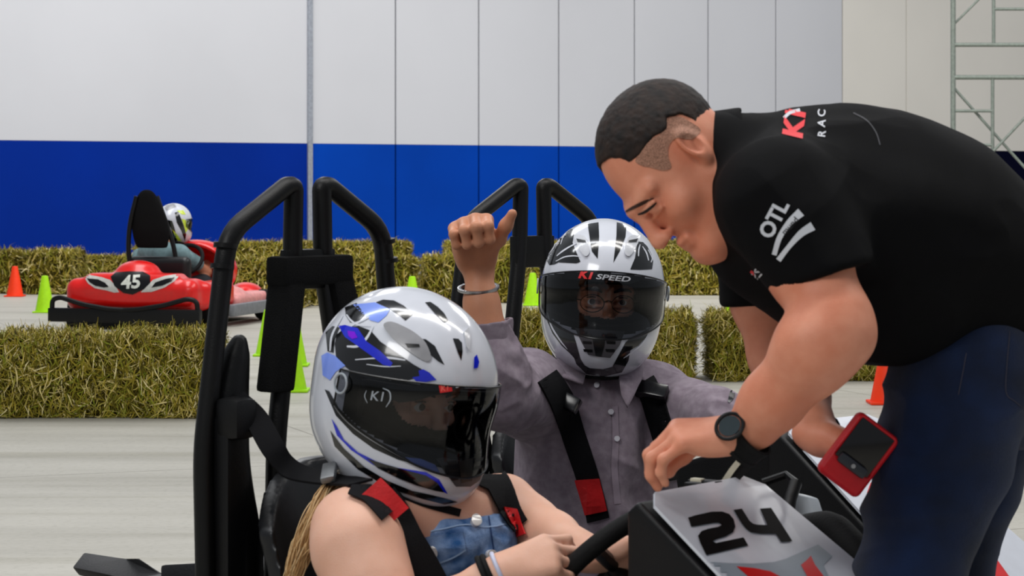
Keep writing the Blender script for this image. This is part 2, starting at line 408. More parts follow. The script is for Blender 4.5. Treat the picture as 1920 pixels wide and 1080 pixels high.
def floor_mat():
    m = bpy.data.materials.new('concrete'); m.use_nodes = True; nt = m.node_tree; b = nt.nodes['Principled BSDF']; L = nt.links.new
    g = nt.nodes.new('ShaderNodeTexCoord'); mp = nt.nodes.new('ShaderNodeMapping'); L(g.outputs['Object'], mp.inputs[0])
    mp.inputs['Rotation'].default_value = (0, 0, R(8)); mp.inputs['Scale'].default_value = (.35, 1.5, 1)
    n1 = nt.nodes.new('ShaderNodeTexNoise'); n1.inputs['Scale'].default_value = 1.6; n1.inputs['Detail'].default_value = 8; n1.inputs['Roughness'].default_value = .62; L(mp.outputs[0], n1.inputs[0])
    r1 = nt.nodes.new('ShaderNodeValToRGB'); r1.color_ramp.elements[0].position = .32; r1.color_ramp.elements[1].position = .68
    r1.color_ramp.elements[0].color = lin((170, 166, 155)); r1.color_ramp.elements[1].color = lin((192, 188, 177)); L(n1.outputs[0], r1.inputs[0])
    # long tyre scuffs
    mp2 = nt.nodes.new('ShaderNodeMapping'); L(g.outputs['Object'], mp2.inputs[0]); mp2.inputs['Rotation'].default_value = (0, 0, R(-14)); mp2.inputs['Scale'].default_value = (.12, 3.2, 1)
    n2 = nt.nodes.new('ShaderNodeTexNoise'); n2.inputs['Scale'].default_value = 1.7; n2.inputs['Detail'].default_value = 6; n2.inputs['Distortion'].default_value = .5; L(mp2.outputs[0], n2.inputs[0])
    r2 = nt.nodes.new('ShaderNodeValToRGB'); e = r2.color_ramp.elements; e[0].position = .54; e[0].color = (1, 1, 1, 1); e[1].position = .66; e[1].color = (.80, .79, .74, 1)
    L(n2.outputs[0], r2.inputs[0])
    mx = nt.nodes.new('ShaderNodeMix'); mx.data_type = 'RGBA'; mx.blend_type = 'MULTIPLY'; mx.inputs[0].default_value = .8; L(r1.outputs[0], mx.inputs[6]); L(r2.outputs[0], mx.inputs[7])
    # slab joints
    br = nt.nodes.new('ShaderNodeTexBrick'); br.offset = 0; br.inputs['Scale'].default_value = 1; br.inputs['Brick Width'].default_value = 3.4; br.inputs['Row Height'].default_value = 2.6
    br.inputs['Mortar Size'].default_value = .006; br.inputs['Color1'].default_value = br.inputs['Color2'].default_value = (1, 1, 1, 1); br.inputs['Mortar'].default_value = (.45, .43, .38, 1)
    mp3 = nt.nodes.new('ShaderNodeMapping'); L(g.outputs['Object'], mp3.inputs[0]); mp3.inputs['Rotation'].default_value = (0, 0, R(-21)); mp3.inputs['Location'].default_value = (.4, 1.1, 0); L(mp3.outputs[0], br.inputs[0])
    m2 = nt.nodes.new('ShaderNodeMix'); m2.data_type = 'RGBA'; m2.blend_type = 'MULTIPLY'; m2.inputs[0].default_value = .75; L(mx.outputs[2], m2.inputs[6]); L(br.outputs[0], m2.inputs[7])
    n3 = nt.nodes.new('ShaderNodeTexNoise'); n3.inputs['Scale'].default_value = 38; n3.inputs['Detail'].default_value = 4; L(g.outputs['Object'], n3.inputs[0])
    r3 = nt.nodes.new('ShaderNodeValToRGB'); r3.color_ramp.elements[0].position = .25; r3.color_ramp.elements[0].color = (.86, .86, .84, 1); r3.color_ramp.elements[1].position = .5; L(n3.outputs[0], r3.inputs[0])
    m3 = nt.nodes.new('ShaderNodeMix'); m3.data_type = 'RGBA'; m3.blend_type = 'MULTIPLY'; m3.inputs[0].default_value = 1; L(m2.outputs[2], m3.inputs[6]); L(r3.outputs[0], m3.inputs[7])
    L(m3.outputs[2], b.inputs['Base Color']); b.inputs['Roughness'].default_value = .55; b.inputs['Specular IOR Level'].default_value = .35
    return m
fl = MB(); fl.box((0, 18, -.05), (20, 26, .05), bev=0); tag(fl.build('floor', floor_mat(), smooth=False), kind='structure')

# back wall: runs slightly away to the right; insulated panels with open joints, painted blue below 1.75 m
WN = (960, 32.0)
V_x = 7683                                    # vanishing column of the wall
wd = np.array(((V_x-960)/FPX, 1.0)); wd /= np.linalg.norm(wd)
def wall_at(px, Z=0):
    # intersection of pixel column with the wall line through (0, 32)
    d = np.array(((px-960)/FPX, 1.0)); A = np.array([[d[0], -wd[0]], [d[1], -wd[1]]]); t, s_ = np.linalg.solve(A, np.array((0, 33.5)))
    return np.array((d[0]*t, d[1]*t, Z))
wn = np.array((wd[1], -wd[0], 0)); wn = -wn if wn[1] > 0 else wn
wx = np.array((wd[0], wd[1], 0))
def bh(px):
    q = wall_at(px); return CH-(262+.0122*px-HY)/FPX*q[1]
bt = bh(600); print('blue top', bh(0), bt, bh(1900))
wallw = mat('wall_white', (203, 204, 209), .55, 0, .3, var=.03, scale=.35)
wallwarm = mat('wall_offwhite', (224, 220, 212), .55, 0, .3, var=.03, scale=.5)
wallb = mat('wall_blue', (0, 62, 166), .8, 0, .08, var=.1, scale=.5)
wallbl = mat('wall_blue_shaded', (0, 40, 136), .8, 0, .08, var=.1, scale=.5)  # same blue paint, the dimmer light on the left put into its colour
walln = mat('wall_navy', (1, 3, 30), .8, 0, .08, var=.1)
gap = mat('joint_backing', (60, 62, 60), .8)  # dark backing sheet that shows through the open joints
wb = MB(); ms = [wallw, wallwarm, wallb, wallbl, walln, gap]
joints = [-420, 580, 742, 898, 1048, 1190, 1328, 1455, 1580, 1700, 1790, 1930, 2060, 2400]
AXW = np.array([wx, -wn, (0, 0, 1)])
for i in range(len(joints)-1):
    a, b = wall_at(joints[i]), wall_at(joints[i+1]); L_ = np.linalg.norm(b-a); c = (a+b)/2; g_ = .012 if i not in (9,) else .004
    wb.mi = 0 if i < 8 else 1; wb.box(c+(0, 0, (bt+9)/2)-wn*.05, (L_/2-g_, .05, (9-bt)/2), AXW, bev=.006)
    wb.mi = 3 if i == 0 else (4 if i >= 10 else 2); wb.box(c+(0, 0, bt/2)-wn*.05, (L_/2-g_, .05, bt/2), AXW, bev=.006)
wb.mi = 5; a, b = wall_at(-420), wall_at(2400); wb.box((a+b)/2+(0, 0, 4.5)-wn*.11, (np.linalg.norm(b-a)/2, .03, 4.5), AXW, bev=0)
tag(wb.build('wall_back', ms, smooth=False), kind='structure')
# corner post strip at the 580 column
tr = MB()
for px, w2 in ((580, .035),):
    q = wall_at(px); tr.box(q+(0, 0, 4.5)+wn*.02, (w2, .02, 4.5), AXW)
tag(tr.build('trim_1', mat('trim_grey', (150, 155, 165), .5, 0, .3)), kind='structure')

# scaffold tower in front of the wall
sy = 29.0
scm = mat('scaffold_paint', (122, 130, 122), .5, .2, .4)
scf = thing('scaffold_tower', P(1850, 345+FPX*CH/sy, sy), 'grey green tubular scaffold frame standing against the white wall at the right edge', 'scaffold')
def sbar(name, pts, dy=0, r=.022):
    b = MB(); b.tube([P(x, y, sy+dy) for x, y in pts], r, 10); return b.build(name, scm, scf)
gy = HY+FPX*CH/sy
sbar('upright', [(1787, -300), (1787, gy)], r=.032); sbar('upright', [(1861, 148), (1861, gy)]); sbar('upright', [(1863, -300), (1863, 82)])
sbar('upright', [(1990, -300), (1990, gy)], r=.032)
for y, x1, r_ in ((-60, 1990, .025), (17, 1990, .02), (84, 1990, .027), (145, 1990, .03), (208, 1861, .02), (272, 1861, .02)): sbar('ledger', [(1787 if y != 17 else 1863, y), (x1, y)], r=r_)
sbar('brace', [(1788, 46), (1862, -28), (1930, -100)], .06, .015); sbar('brace', [(1787, 163), (1895, 285), (1990, 390)], .06, .018); sbar('brace', [(1990, 148), (1862, 284), (1824, 320), (1787, 360)], -.06, .018)

# ------------------------------------------------------------------ traffic cones
def cone(px, base_y, m, label, group, h=.31, r=.085, name='traffic_cone'):
    Y = FPX*CH/(base_y-HY); g = P(px, base_y, Y); g[2] = 0
    t = thing(name, g, label, 'cone', group)
    b = MB(); b.tube([g+(0, 0, z) for z in (.012, .0125, h-.012, h-.003, h, h-.0005, h-.03)], [r+.006, r, .030, .027, .022, .018, .016], 24); b.build('cone_body', m, t)
    b = MB(); b.box(g+(0, 0, .008), (r+.010, r+.010, .007), bev=.005); b.build('cone_base', m, t); return t
GO, GL = 'orange track cones', 'lime green track cones'
cone(28, 556, M['orange'], 'orange cone in front of the far left straw bales', GO, .31)
cone(158, 534, M['orange'], 'tip of orange cone behind the low bale, left of the pair beside the red kart', GO, .28)
cone(195, 533, M['orange'], 'tip of orange cone behind the low bale, right of the pair beside the red kart', GO, .28)
cone(1662, 757, M['orange'], 'orange cone standing behind the jeans of the bending man', GO, .31)
cone(84, 586, M['lime'], 'lime green cone at the left of the red kart rear bumper', GL, .33)
cone(503, 667, M['lime'], 'lime green cone in front of the red kart nose, seen through the near roll bar', GL, .31)
cone(551, 686, M['lime'], 'lime green cone mostly hidden by the near roll bar, behind the nearest lime cone', GL, .31)
cone(547, 734, M['lime'], 'nearest lime green cone, seen right of the padded roll bar leg', GL, .30)
cone(773, 579, M['lime'], 'lime green cone peeking above the white and blue helmet', GL, .30)
cone(999, 573, M['lime'], 'lime green cone framed between the rear roll bar tubes', GL, .31)
cone(1375, 590, M['lime'], 'lime green cone peeking under the black polo sleeve', GL, .30)

# ------------------------------------------------------------------ straw bales
def straw_mat(name, cols, rough=.8):
    m = bpy.data.materials.new(name); m.use_nodes = True; nt = m.node_tree; b = nt.nodes['Principled BSDF']; L = nt.links.new
    g = nt.nodes.new('ShaderNodeNewGeometry'); r = nt.nodes.new('ShaderNodeValToRGB'); r.color_ramp.interpolation = 'LINEAR'
    for i, (p, c) in enumerate(cols):
        e = r.color_ramp.elements[i] if i < 2 else r.color_ramp.elements.new(p)
        e.position = p; e.color = lin(c)
    L(g.outputs['Random Per Island'], r.inputs[0]); L(r.outputs[0], b.inputs['Base Color']); b.inputs['Roughness'].default_value = rough; b.inputs['Specular IOR Level'].default_value = .2
    return m
straw = straw_mat('straw_blades', [(0, (58, 50, 10)), (1, (240, 226, 168)), (.22, (112, 102, 22)), (.48, (168, 148, 50)), (.68, (126, 136, 34)), (.85, (212, 188, 104))])
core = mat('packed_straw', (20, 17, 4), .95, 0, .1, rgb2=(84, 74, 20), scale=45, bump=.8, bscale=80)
def bale_mesh(Lx, Ly, Lz, n, sz=.09, wd_=.0032, seed=1, rough=.02):
    rg = np.random.RandomState(seed)
    # packed core: a rounded box pushed in and out by noise
    bm = bmesh.new(); bmesh.ops.create_cube(bm, size=2); bmesh.ops.subdivide_edges(bm, edges=bm.edges[:], cuts=22, use_grid_fill=True)
    V = np.array([v.co[:] for v in bm.verts]); F = [[v.index for v in f.verts] for f in bm.faces]; bm.free()
    q = np.sign(V)*np.abs(V)**1.0; nn = q/np.linalg.norm(q, axis=1)[:, None]
    rr = 1-.045*np.maximum(0, (np.sort(np.abs(q), axis=1)[:, 1]-.75)*4)[:, None]
    q = q*rr; Vb = q*np.array((Lx/2, Ly/2, Lz/2)); Vb[:, 2] += Lz/2
    Vb += nn*(noise(Vb*np.array((9, 9, 5))+seed*3)*rough+noise(Vb*24+seed)*rough*.6)[:, None]
    Vb[:, 2] = np.maximum(Vb[:, 2], .002)
    # blades on front, back, ends and top
    fa = np.array([Lx*Lz, Lx*Lz, Ly*Lz, Ly*Lz, Lx*Ly*1.5]); fa /= fa.sum(); kind = rg.choice(5, n, p=fa); u = rg.uniform(-1, 1, n); v = rg.uniform(-1, 1, n)
    C = np.zeros((n, 3)); N = np.zeros((n, 3)); Tn = np.zeros((n, 3))
    for k in range(5):
        m_ = kind == k
        if k < 2: s_ = -1 if k == 0 else 1; C[m_] = np.stack([u[m_]*Lx/2, np.full(m_.sum(), s_*Ly/2), (v[m_]+1)/2*Lz], 1); N[m_] = (0, s_, 0)
        elif k < 4: s_ = -1 if k == 2 else 1; C[m_] = np.stack([np.full(m_.sum(), s_*Lx/2), u[m_]*Ly/2, (v[m_]+1)/2*Lz], 1); N[m_] = (s_, 0, 0)
        else: C[m_] = np.stack([u[m_]*Lx/2, v[m_]*Ly/2, np.full(m_.sum(), Lz)], 1); N[m_] = (0, 0, 1)
    d = rg.normal(0, 1, (n, 3)); d[:, 2] *= 2.1; d += .9*np.stack([noise(C*np.array((7, 7, 7))+50), 0*u, noise(C*np.array((7, 7, 7))+90)], 1); d += N*rg.normal(0, .3, (n, 1)); d -= N*(d*N).sum(1)[:, None]*.65; d /= np.linalg.norm(d, axis=1)[:, None]
    ln = sz*rg.uniform(.25, 1.1, n)[:, None]; side = np.cross(d, N); side /= np.linalg.norm(side, axis=1)[:, None]+1e-9
    bow = N*rg.uniform(-.004, .022, (n, 1))+rg.normal(0, .007, (n, 3))
    # clumps: the surface swells and dips
    C += N*(noise(C*np.array((9, 9, 5))+seed*3)*rough+noise(C*24+seed)*rough*.6)[:, None]+N*rg.uniform(-.012, .010, (n, 1))
    wv = side*wd_*rg.uniform(.5, 1.3, (n, 1))
    a = C-d*ln/2; c_ = C+bow; e = C+d*ln/2+rg.normal(0, .010, (n, 3))
    Vs = np.stack([a-wv*.5, a+wv*.5, c_-wv, c_+wv, e-wv*.3, e+wv*.3], 1).reshape(-1, 3); Vs[:, 2] = np.maximum(Vs[:, 2], .002)
    b6 = np.arange(n)*6; Fs = np.concatenate([np.stack([b6, b6+1, b6+3, b6+2], 1), np.stack([b6+2, b6+3, b6+5, b6+4], 1)])
    return Vb, np.array(F), Vs, Fs
PROTO = {}
def bale(kind, px, base_y, rot, label, group, dims=None, n=4000, blade=(.09, .0032), seed=1, hz=None, rough=.03):
    Y = FPX*CH/(base_y-HY); g = P(px, base_y, Y); g[2] = 0
    if kind in PROTO:
        o = copy_tree(PROTO[kind]); o.location = g; o.rotation_euler = (0, 0, R(rot)); tag(o, label, 'straw bale', group)
        if hz: o.scale = (1, 1, hz)
        return o
    t = thing('straw_bale', (0, 0, 0), label, 'straw bale', group); Vb, Fb, Vs, Fs = bale_mesh(*dims, n, *blade, seed=seed, rough=rough)
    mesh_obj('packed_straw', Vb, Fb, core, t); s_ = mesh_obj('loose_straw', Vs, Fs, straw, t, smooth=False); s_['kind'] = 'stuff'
    t.location = g; t.rotation_euler = (0, 0, R(rot)); PROTO[kind] = t
    if hz: t.scale = (1, 1, hz)
    return t
GB = 'straw bales lining the track'
bale('near', 207, 776, 2, 'nearest straw bale, at the left in front of the red kart', GB, (1.08, .46, .385), 17000, (.125, .0026), 3, None, .034)
bale('mid', 1134, 711, -1, 'straw bale behind the driver in the grey shirt', GB, (1.01, .45, .365), 15000, (.125, .0026), 5, None, .034)
bale('mid', 1490, 709, 3, 'straw bale behind the forearms of the bending man', GB)
bale('far', -44, 549, 0, 'far left straw bale cut by the photo edge, behind the orange cone', GB, (1.0, .46, .43), 5000, (.14, .0045), 8)
bale('farend', 104, 549, 0, 'far straw bale at the left, behind the lime cone', GB, (.46, .86, .43), 3500, (.14, .0045), 9)
bale('far', 216, 538, 1, 'low straw bale between the far left bale and the red kart', GB, hz=.78)
bale('far', 335, 530, 1, 'far straw bale behind the driver of the red kart', GB)
for px, by, rt, lb in ((474, 576, -2, 'far straw bale directly right of the red kart'), (684, 571, -2, 'far straw bale behind the padded roll bar'), (887, 566, -2, 'far straw bale behind the bracelet wrist'),
                       (1084, 560, -1, 'far straw bale hidden mostly by the black and white helmet'), (1276, 552, 0, 'far straw bale right of the black and white helmet, under the face of the man'), (1468, 550, 0, 'far straw bale hidden mostly by the black polo')):
    bale('far', px, by, rt, lb, GB)
for px, by, rt, lb in ((514, 524, 0, 'back row straw bale behind the left half of the near roll bar'), (692, 523, 0, 'back row straw bale behind the right half of the near roll bar'), (910, 522, 0, 'back row straw bale behind the raised wrist'),
                       (1086, 521, 0, 'back row straw bale behind the rear roll bar'), (1270, 519, 0, 'back row straw bale beyond the chin of the man')):
    bale('far', px, by, rt, lb, GB)
# ================================================================== PEOPLE
def skin_mat(name, rgb, rgb2, hair=None):
    m = mat(name, rgb, .5, 0, .35, rgb2=rgb2, scale=16, bump=.12, bscale=420, sub=.12)
    return m
skinM = skin_mat('skin_man', (218, 136, 105), (232, 158, 128))
skinW = skin_mat('skin_woman', (226, 172, 146), (234, 184, 160))
skinG = skin_mat('skin_driver', (190, 128, 96), (204, 142, 110))
class Loc:                                   # adds shapes to a field in the frame of a head, hand or helmet
    def __init__(s, f, o, ax, sc_=1.0): s.f = f; s.o = np.asarray(o, float); s.ax = np.asarray(ax); s.s = sc_
    def p(s, q): return s.o+np.asarray(q, float)*s.s@s.ax
    def cap(s, a, b, ra, rb=None, k=.012, op='+', flat=None):
        fl_ = None if flat is None else (np.asarray(flat[0], float)@s.ax, flat[1])
        s.f.cap(s.p(a), s.p(b), ra*s.s, None if rb is None else rb*s.s, k*s.s, op, fl_)
    def ell(s, c, r, k=.012, op='+', ax=None):
        A = s.ax if ax is None else np.asarray(ax)@s.ax
        s.f.ell(s.p(c), np.asarray(r)*s.s, A, k*s.s, op)
def head(f, o, ax, sc_=1.0, ears=True, open_eyes=True):
    h = Loc(f, o, ax, sc_)
    h.ell((0, -.018, .038), (.077, .098, .088), k=.03)
    h.ell((0, .022, -.030), (.064, .070, .086), k=.03)
    h.ell((0, -.03, -.01), (.070, .075, .075), k=.03)
    for s_ in (-1, 1):
        h.cap((s_*.058, .0, -.055), (s_*.018, .078, -.104), .020, .018, k=.03)
        h.ell((s_*.042, .058, -.030), (.024, .024, .020), k=.024)
        h.cap((s_*.010, .092, .021), (s_*.050, .070, .024), .010, .009, k=.016)
        h.ell((s_*.031, .098, .001), (.019, .016, .0125), k=.014, op='-')
        h.ell((s_*.031, .0795, .001), (.0145, .0145, .0125), k=.004)
        h.cap((s_*.017, .0925, .0085), (s_*.046, .0845, .0075), .0052, .0045, k=.004)
        h.cap((s_*.018, .0915, -.0085), (s_*.044, .0845, -.0078), .0036, .0032, k=.005)
        h.ell((s_*.012, .103, -.040), (.0085, .010, .0075), k=.008)
    h.ell((0, .082, -.106), (.024, .018, .018), k=.026)
    h.cap((0, .092, .014), (0, .113, -.030), .0085, .0115, k=.014)
    h.ell((0, .114, -.036), (.0125, .012, .0105), k=.008)
    h.cap((-.017, .091, -.066), (.017, .091, -.066), .0062, k=.008); h.cap((0, .098, -.064), (0, .098, -.066), .006, k=.01)
    h.cap((-.014, .091, -.077), (.014, .091, -.077), .0075, k=.008)
    h.cap((-.022, .101, -.0712), (.022, .101, -.0712), .0024, k=.004, op='-')
    for s_ in (-1, 1): h.cap((s_*.019, .101, -.041), (s_*.031, .083, -.070), .0022, .0018, k=.010, op='-')
    for s_ in (-1, 1): h.ell((s_*.0075, .112, -.0475), (.0035, .006, .004), k=.003, op='-')
    if ears:
        for s_ in (-1, 1):
            tl = np.array([(math.cos(.35), -s_*math.sin(.35), 0), (s_*math.sin(.35), math.cos(.35), 0), (0, 0, 1)])
            h.ell((s_*.083, -.014, .002), (.011, .020, .033), k=.008, ax=tl)
            h.ell((s_*.079, -.008, -.024), (.008, .011, .012), k=.008)
            h.ell((s_*.093, -.009, .006), (.008, .0115, .021), k=.004, op='-', ax=tl)
            h.cap((s_*.085, -.014, .012), (s_*.084, -.002, -.008), .0035, k=.003)
    return h
def finger(h, base, dirs, lens, rs, k=.006):
    p = np.asarray(base, float); q = [(p, rs[0])]
    for d, l, r_ in zip(dirs, lens, rs[1:]):
        d = np.asarray(d, float); d /= np.linalg.norm(d); p = p+d*l; q.append((p, r_))
    for i in range(len(q)-1): h.cap(q[i][0], q[i+1][0], q[i][1], q[i+1][1], k=k)
    return q
def hand(f, o, ax, sc_=1.0, side=1, curls=None, thumb=None, spread=1.0, pinky_in=0):
    """frame: X = across the palm, Y = towards the fingers, Z = back of the hand; the thumb is on side*X"""
    h = Loc(f, o, ax, sc_); X = side
    # palm
    for bx, r_ in ((.030, .0125), (.010, .0135), (-.010, .013), (-.028, .0115)):
        h.cap((X*bx*.62, .006, 0), (X*bx, .088-(abs(bx-.01)*.22), .002), .016, r_, k=.014)
    h.ell((X*.022, .040, -.012), (.019, .034, .016), k=.014)
    h.ell((-X*.024, .036, -.009), (.014, .034, .014), k=.014)
    h.cap((0, -.03, 0), (0, .014, 0), .025, .024, k=.02, flat=((0, 0, 1), .78))
    curls = curls or [(25, 30, 20)]*4
    spec = [(.031, .088, (.044, .026, .021), (.0098, .0092, .0085, .0072)), (.0105, .093, (.048, .030, .022), (.0102, .0094, .0086, .0074)),
            (-.0105, .089, (.045, .028, .022), (.0098, .009, .0082, .007)), (-.030, .080, (.036, .021, .019), (.0088, .008, .0074, .0064))]
    tips = []
    for i, (bx, by, ln, rs) in enumerate(spec):
        a = 0; ds = []
        for c in curls[i]:
            a += c; sp = R((1.5-i)*3.0*spread)*X
            ds.append((math.sin(sp)*math.cos(R(a)), math.cos(sp)*math.cos(R(a)), -math.sin(R(a))))
        tips.append(finger(h, (X*bx, by, 0), ds, ln, rs))
    th = thumb or [(.75, .62, -.25), (.45, .85, -.3), (.25, .9, -.35)]
    th = [(X*t[0], t[1], t[2]) for t in th]
    tips.append(finger(h, (X*.018, .022, -.008), th, (.042, .033, .026), (.0150, .0118, .0108, .0085), k=.010))
    return h, tips
def skinfinish(f, vx, name, m, parent, lo=None, hi=None, sm=1):
    V, F = f.mesh(vx, sm, lo, hi)
    return mesh_obj(name, V, F, m, parent)
def folds(V, N, spec):
    """spec: (scale matrix rows (3x3) , amp, sharp, centre, radius)"""
    D = np.zeros(len(V))
    for A, amp, sharp, c, rad in spec:
        q = noise(V@np.asarray(A, float).T); q = (1-np.abs(q)*2) if sharp else q
        wgt = 1 if c is None else np.clip(1-np.linalg.norm((V-np.asarray(c))/rad, axis=1), 0, 1)**.7
        D += q*amp*wgt
    return V+N*D[:, None]
def fdir(d, along, across):                 # noise frame: stretched along d
    d = np.asarray(d, float); d /= np.linalg.norm(d); u = np.cross(d, (0.3, .8, .5)); u /= np.linalg.norm(u); v = np.cross(d, u)
    return np.array([d*along, u*across, v*across])
def Lb(*a): return np.array(a, float)

# ---------------------------------------------------------------- the bending man in the black polo
man = thing('person', (.68, 3.86, 0), 'bending person in black polo and blue jeans holding a red device', 'person')
HA = None
def man_build():
    f = Field()
    up = Lb(-.86, 0, .50); fw = Lb(-.50, 0, -.866); yaw = R(22)
    fw2 = fw*math.cos(yaw)+Lb(0, -1, 0)*math.sin(yaw); rt = np.cross(fw2, up)
    up2 = up*math.cos(R(4))+rt*math.sin(R(4))*-1
    ax = axes(fw2, up2); O = P(1262, 316, 3.58)
    h = head(f, O, ax, 1.0)
    global MH; MH = h
    # neck and shoulders inside the collar
    f.cap(h.p((0, -.03, -.07)), P(1420, 330, 3.62), .060, .068, k=.03)
    f.ell(h.p((0, .050, -.118)), (.03, .03, .028), ax, k=.03)
    f.cap(h.p((0, .02, -.10)), P(1400, 390, 3.6), .045, .06, k=.03)
    ch = P(1500, 385, 3.64)
    f.cap(P(1420, 330, 3.62), ch, .07, .11, k=.05); f.cap(ch, P(1820, 530, 3.72), .12, .12, k=.05)
    # near (left) arm with the watch
    sh = P(1455, 385, 3.46); el = P(1567, 628, 3.36); wr = P(1392, 812, 3.42)
    f.cap(ch, sh, .09, .07, k=.04)
    f.chain([(sh, .066), (P(1515, 500, 3.41), .0585), (P(1560, 595, 3.37), .050), (el, .046)], k=.03)
    f.ell(P(1598, 628, 3.37), (.022, .026, .026), k=.03)
    f.chain([(el, .046), (P(1520, 672, 3.36), .0505), (P(1448, 752, 3.39), .041), (wr, .030)], k=.03, flat=((0, 1, 0), .92))
    f.ell(P(1535, 640, 3.34), (.05, .04, .042), k=.04)
    # far (right) arm
    sh2 = P(1440, 400, 3.88); el2 = P(1462, 668, 3.86); wr2 = P(1541, 822, 3.64)
    f.cap(ch, sh2, .09, .07, k=.04)
    f.chain([(sh2, .066), (P(1438, 560, 3.87), .056), (el2, .047)], k=.03)
    f.chain([(el2, .046), (P(1502, 742, 3.76), .041), (wr2, .029)], k=.03)
    # near hand: back of the hand up, fingers reaching down to the left over the panel edge
    T = P(1225, 880, 3.44); d = T-wr; dz = d/np.linalg.norm(d)
    axh = axes(Lb(-.99, .02, -.06), Lb(-.10, -.34, .94)); o = wr+axh[1]*.008
    hand(f, o, axh, 1.0, side=1, curls=[(48, 52, 28), (42, 50, 30), (36, 48, 30), (32, 46, 30)], thumb=[(.42, .72, -.55), (.05, .80, -.62), (-.15, .75, -.62)])
    # far hand around the tablet: palm below, thumb above
    axr = axes(Lb(.80, -.20, -.18), Lb(-.10, .30, .95))
    hand(f, wr2+axr[1]*.008, axr, 1.0, side=1, curls=[(12, 34, 25), (12, 32, 24), (14, 34, 24), (16, 36, 24)], thumb=[(-.1, .6, .45), (-.2, .9, .25), (-.1, .95, .0)])
    return skinfinish(f, .0028, 'body', skinM, man)
man_body = man_build(); MBV = bvh_of(man_body)
MATS['wrist_dbg'] = None; del MATS['wrist_dbg']
dark_hair = mat('dark_hair', (20, 14, 12), .6, 0, .3, rgb2=(48, 33, 26), scale=60, bump=.5, bscale=900)
greyfade = mat('cropped_hair', (120, 86, 70), .7, 0, .3, rgb2=(196, 144, 120), scale=700, bump=.3)
# hair: a shell over the back and top of the skull, thicker towards the crown
def hair_man():
    f = Field(); h = Loc(f, MH.o, MH.ax)
    h.ell((0, -.019, .042), (.0790, .1005, .0915), k=.004)
    h.ell((0, -.034, .040), (.0780, .092, .085), k=.01)
    ax = MH.ax
    pol = []
    for X, Y in [(-60, 640), (140, 565), (165, 500), (200, 440), (240, 385), (310, 372), (370, 400), (405, 430), (450, 398), (490, 340), (525, 300), (600, 265), (600, 190), (690, 165), (760, 200), (800, 250), (1000, 250), (1000, -150), (-60, -150)]:
        px, py = 1060+X/3.274, 170+Y/3.274; d = Lb((px-960)/FPX, 1, -(py-HY)/FPX); o_ = Lb(0, 0, CH)
        xr = ax[0]; t = ((MH.o-.058*xr-o_)@xr)/(d@xr); q = (o_+d*t-MH.o)@ax.T; pol.append(q[1:])
    pol = np.array(pol)
    def outside(X):
        q = ((X-MH.o)@ax.T)[..., 1:]; ins = np.zeros(q.shape[:-1], bool); dm = np.full(q.shape[:-1], 9.)
        for i in range(len(pol)):
            a, b_ = pol[i-1], pol[i]; ab = b_-a; v = q-a; t = np.clip((v@ab)/(ab@ab), 0, 1); dm = np.minimum(dm, np.linalg.norm(v-t[..., None]*ab, axis=-1))
            c = ((a[1] > q[..., 1]) != (b_[1] > q[..., 1])) & (q[..., 0] < (b_[0]-a[0])*(q[..., 1]-a[1])/(b_[1]-a[1]+1e-12)+a[0]); ins ^= c
        return np.where(ins, dm, -dm)
    f.fun(outside, MH.o-.2, MH.o+.2, .003, '-')
    V, F = f.mesh(.0026, 1); N = normals(V, F)
    V = V+N*(noise(V*200)*.0007)[:, None]
    return mesh_obj('hair', V, F, dark_hair, man)
man_hair = hair_man()

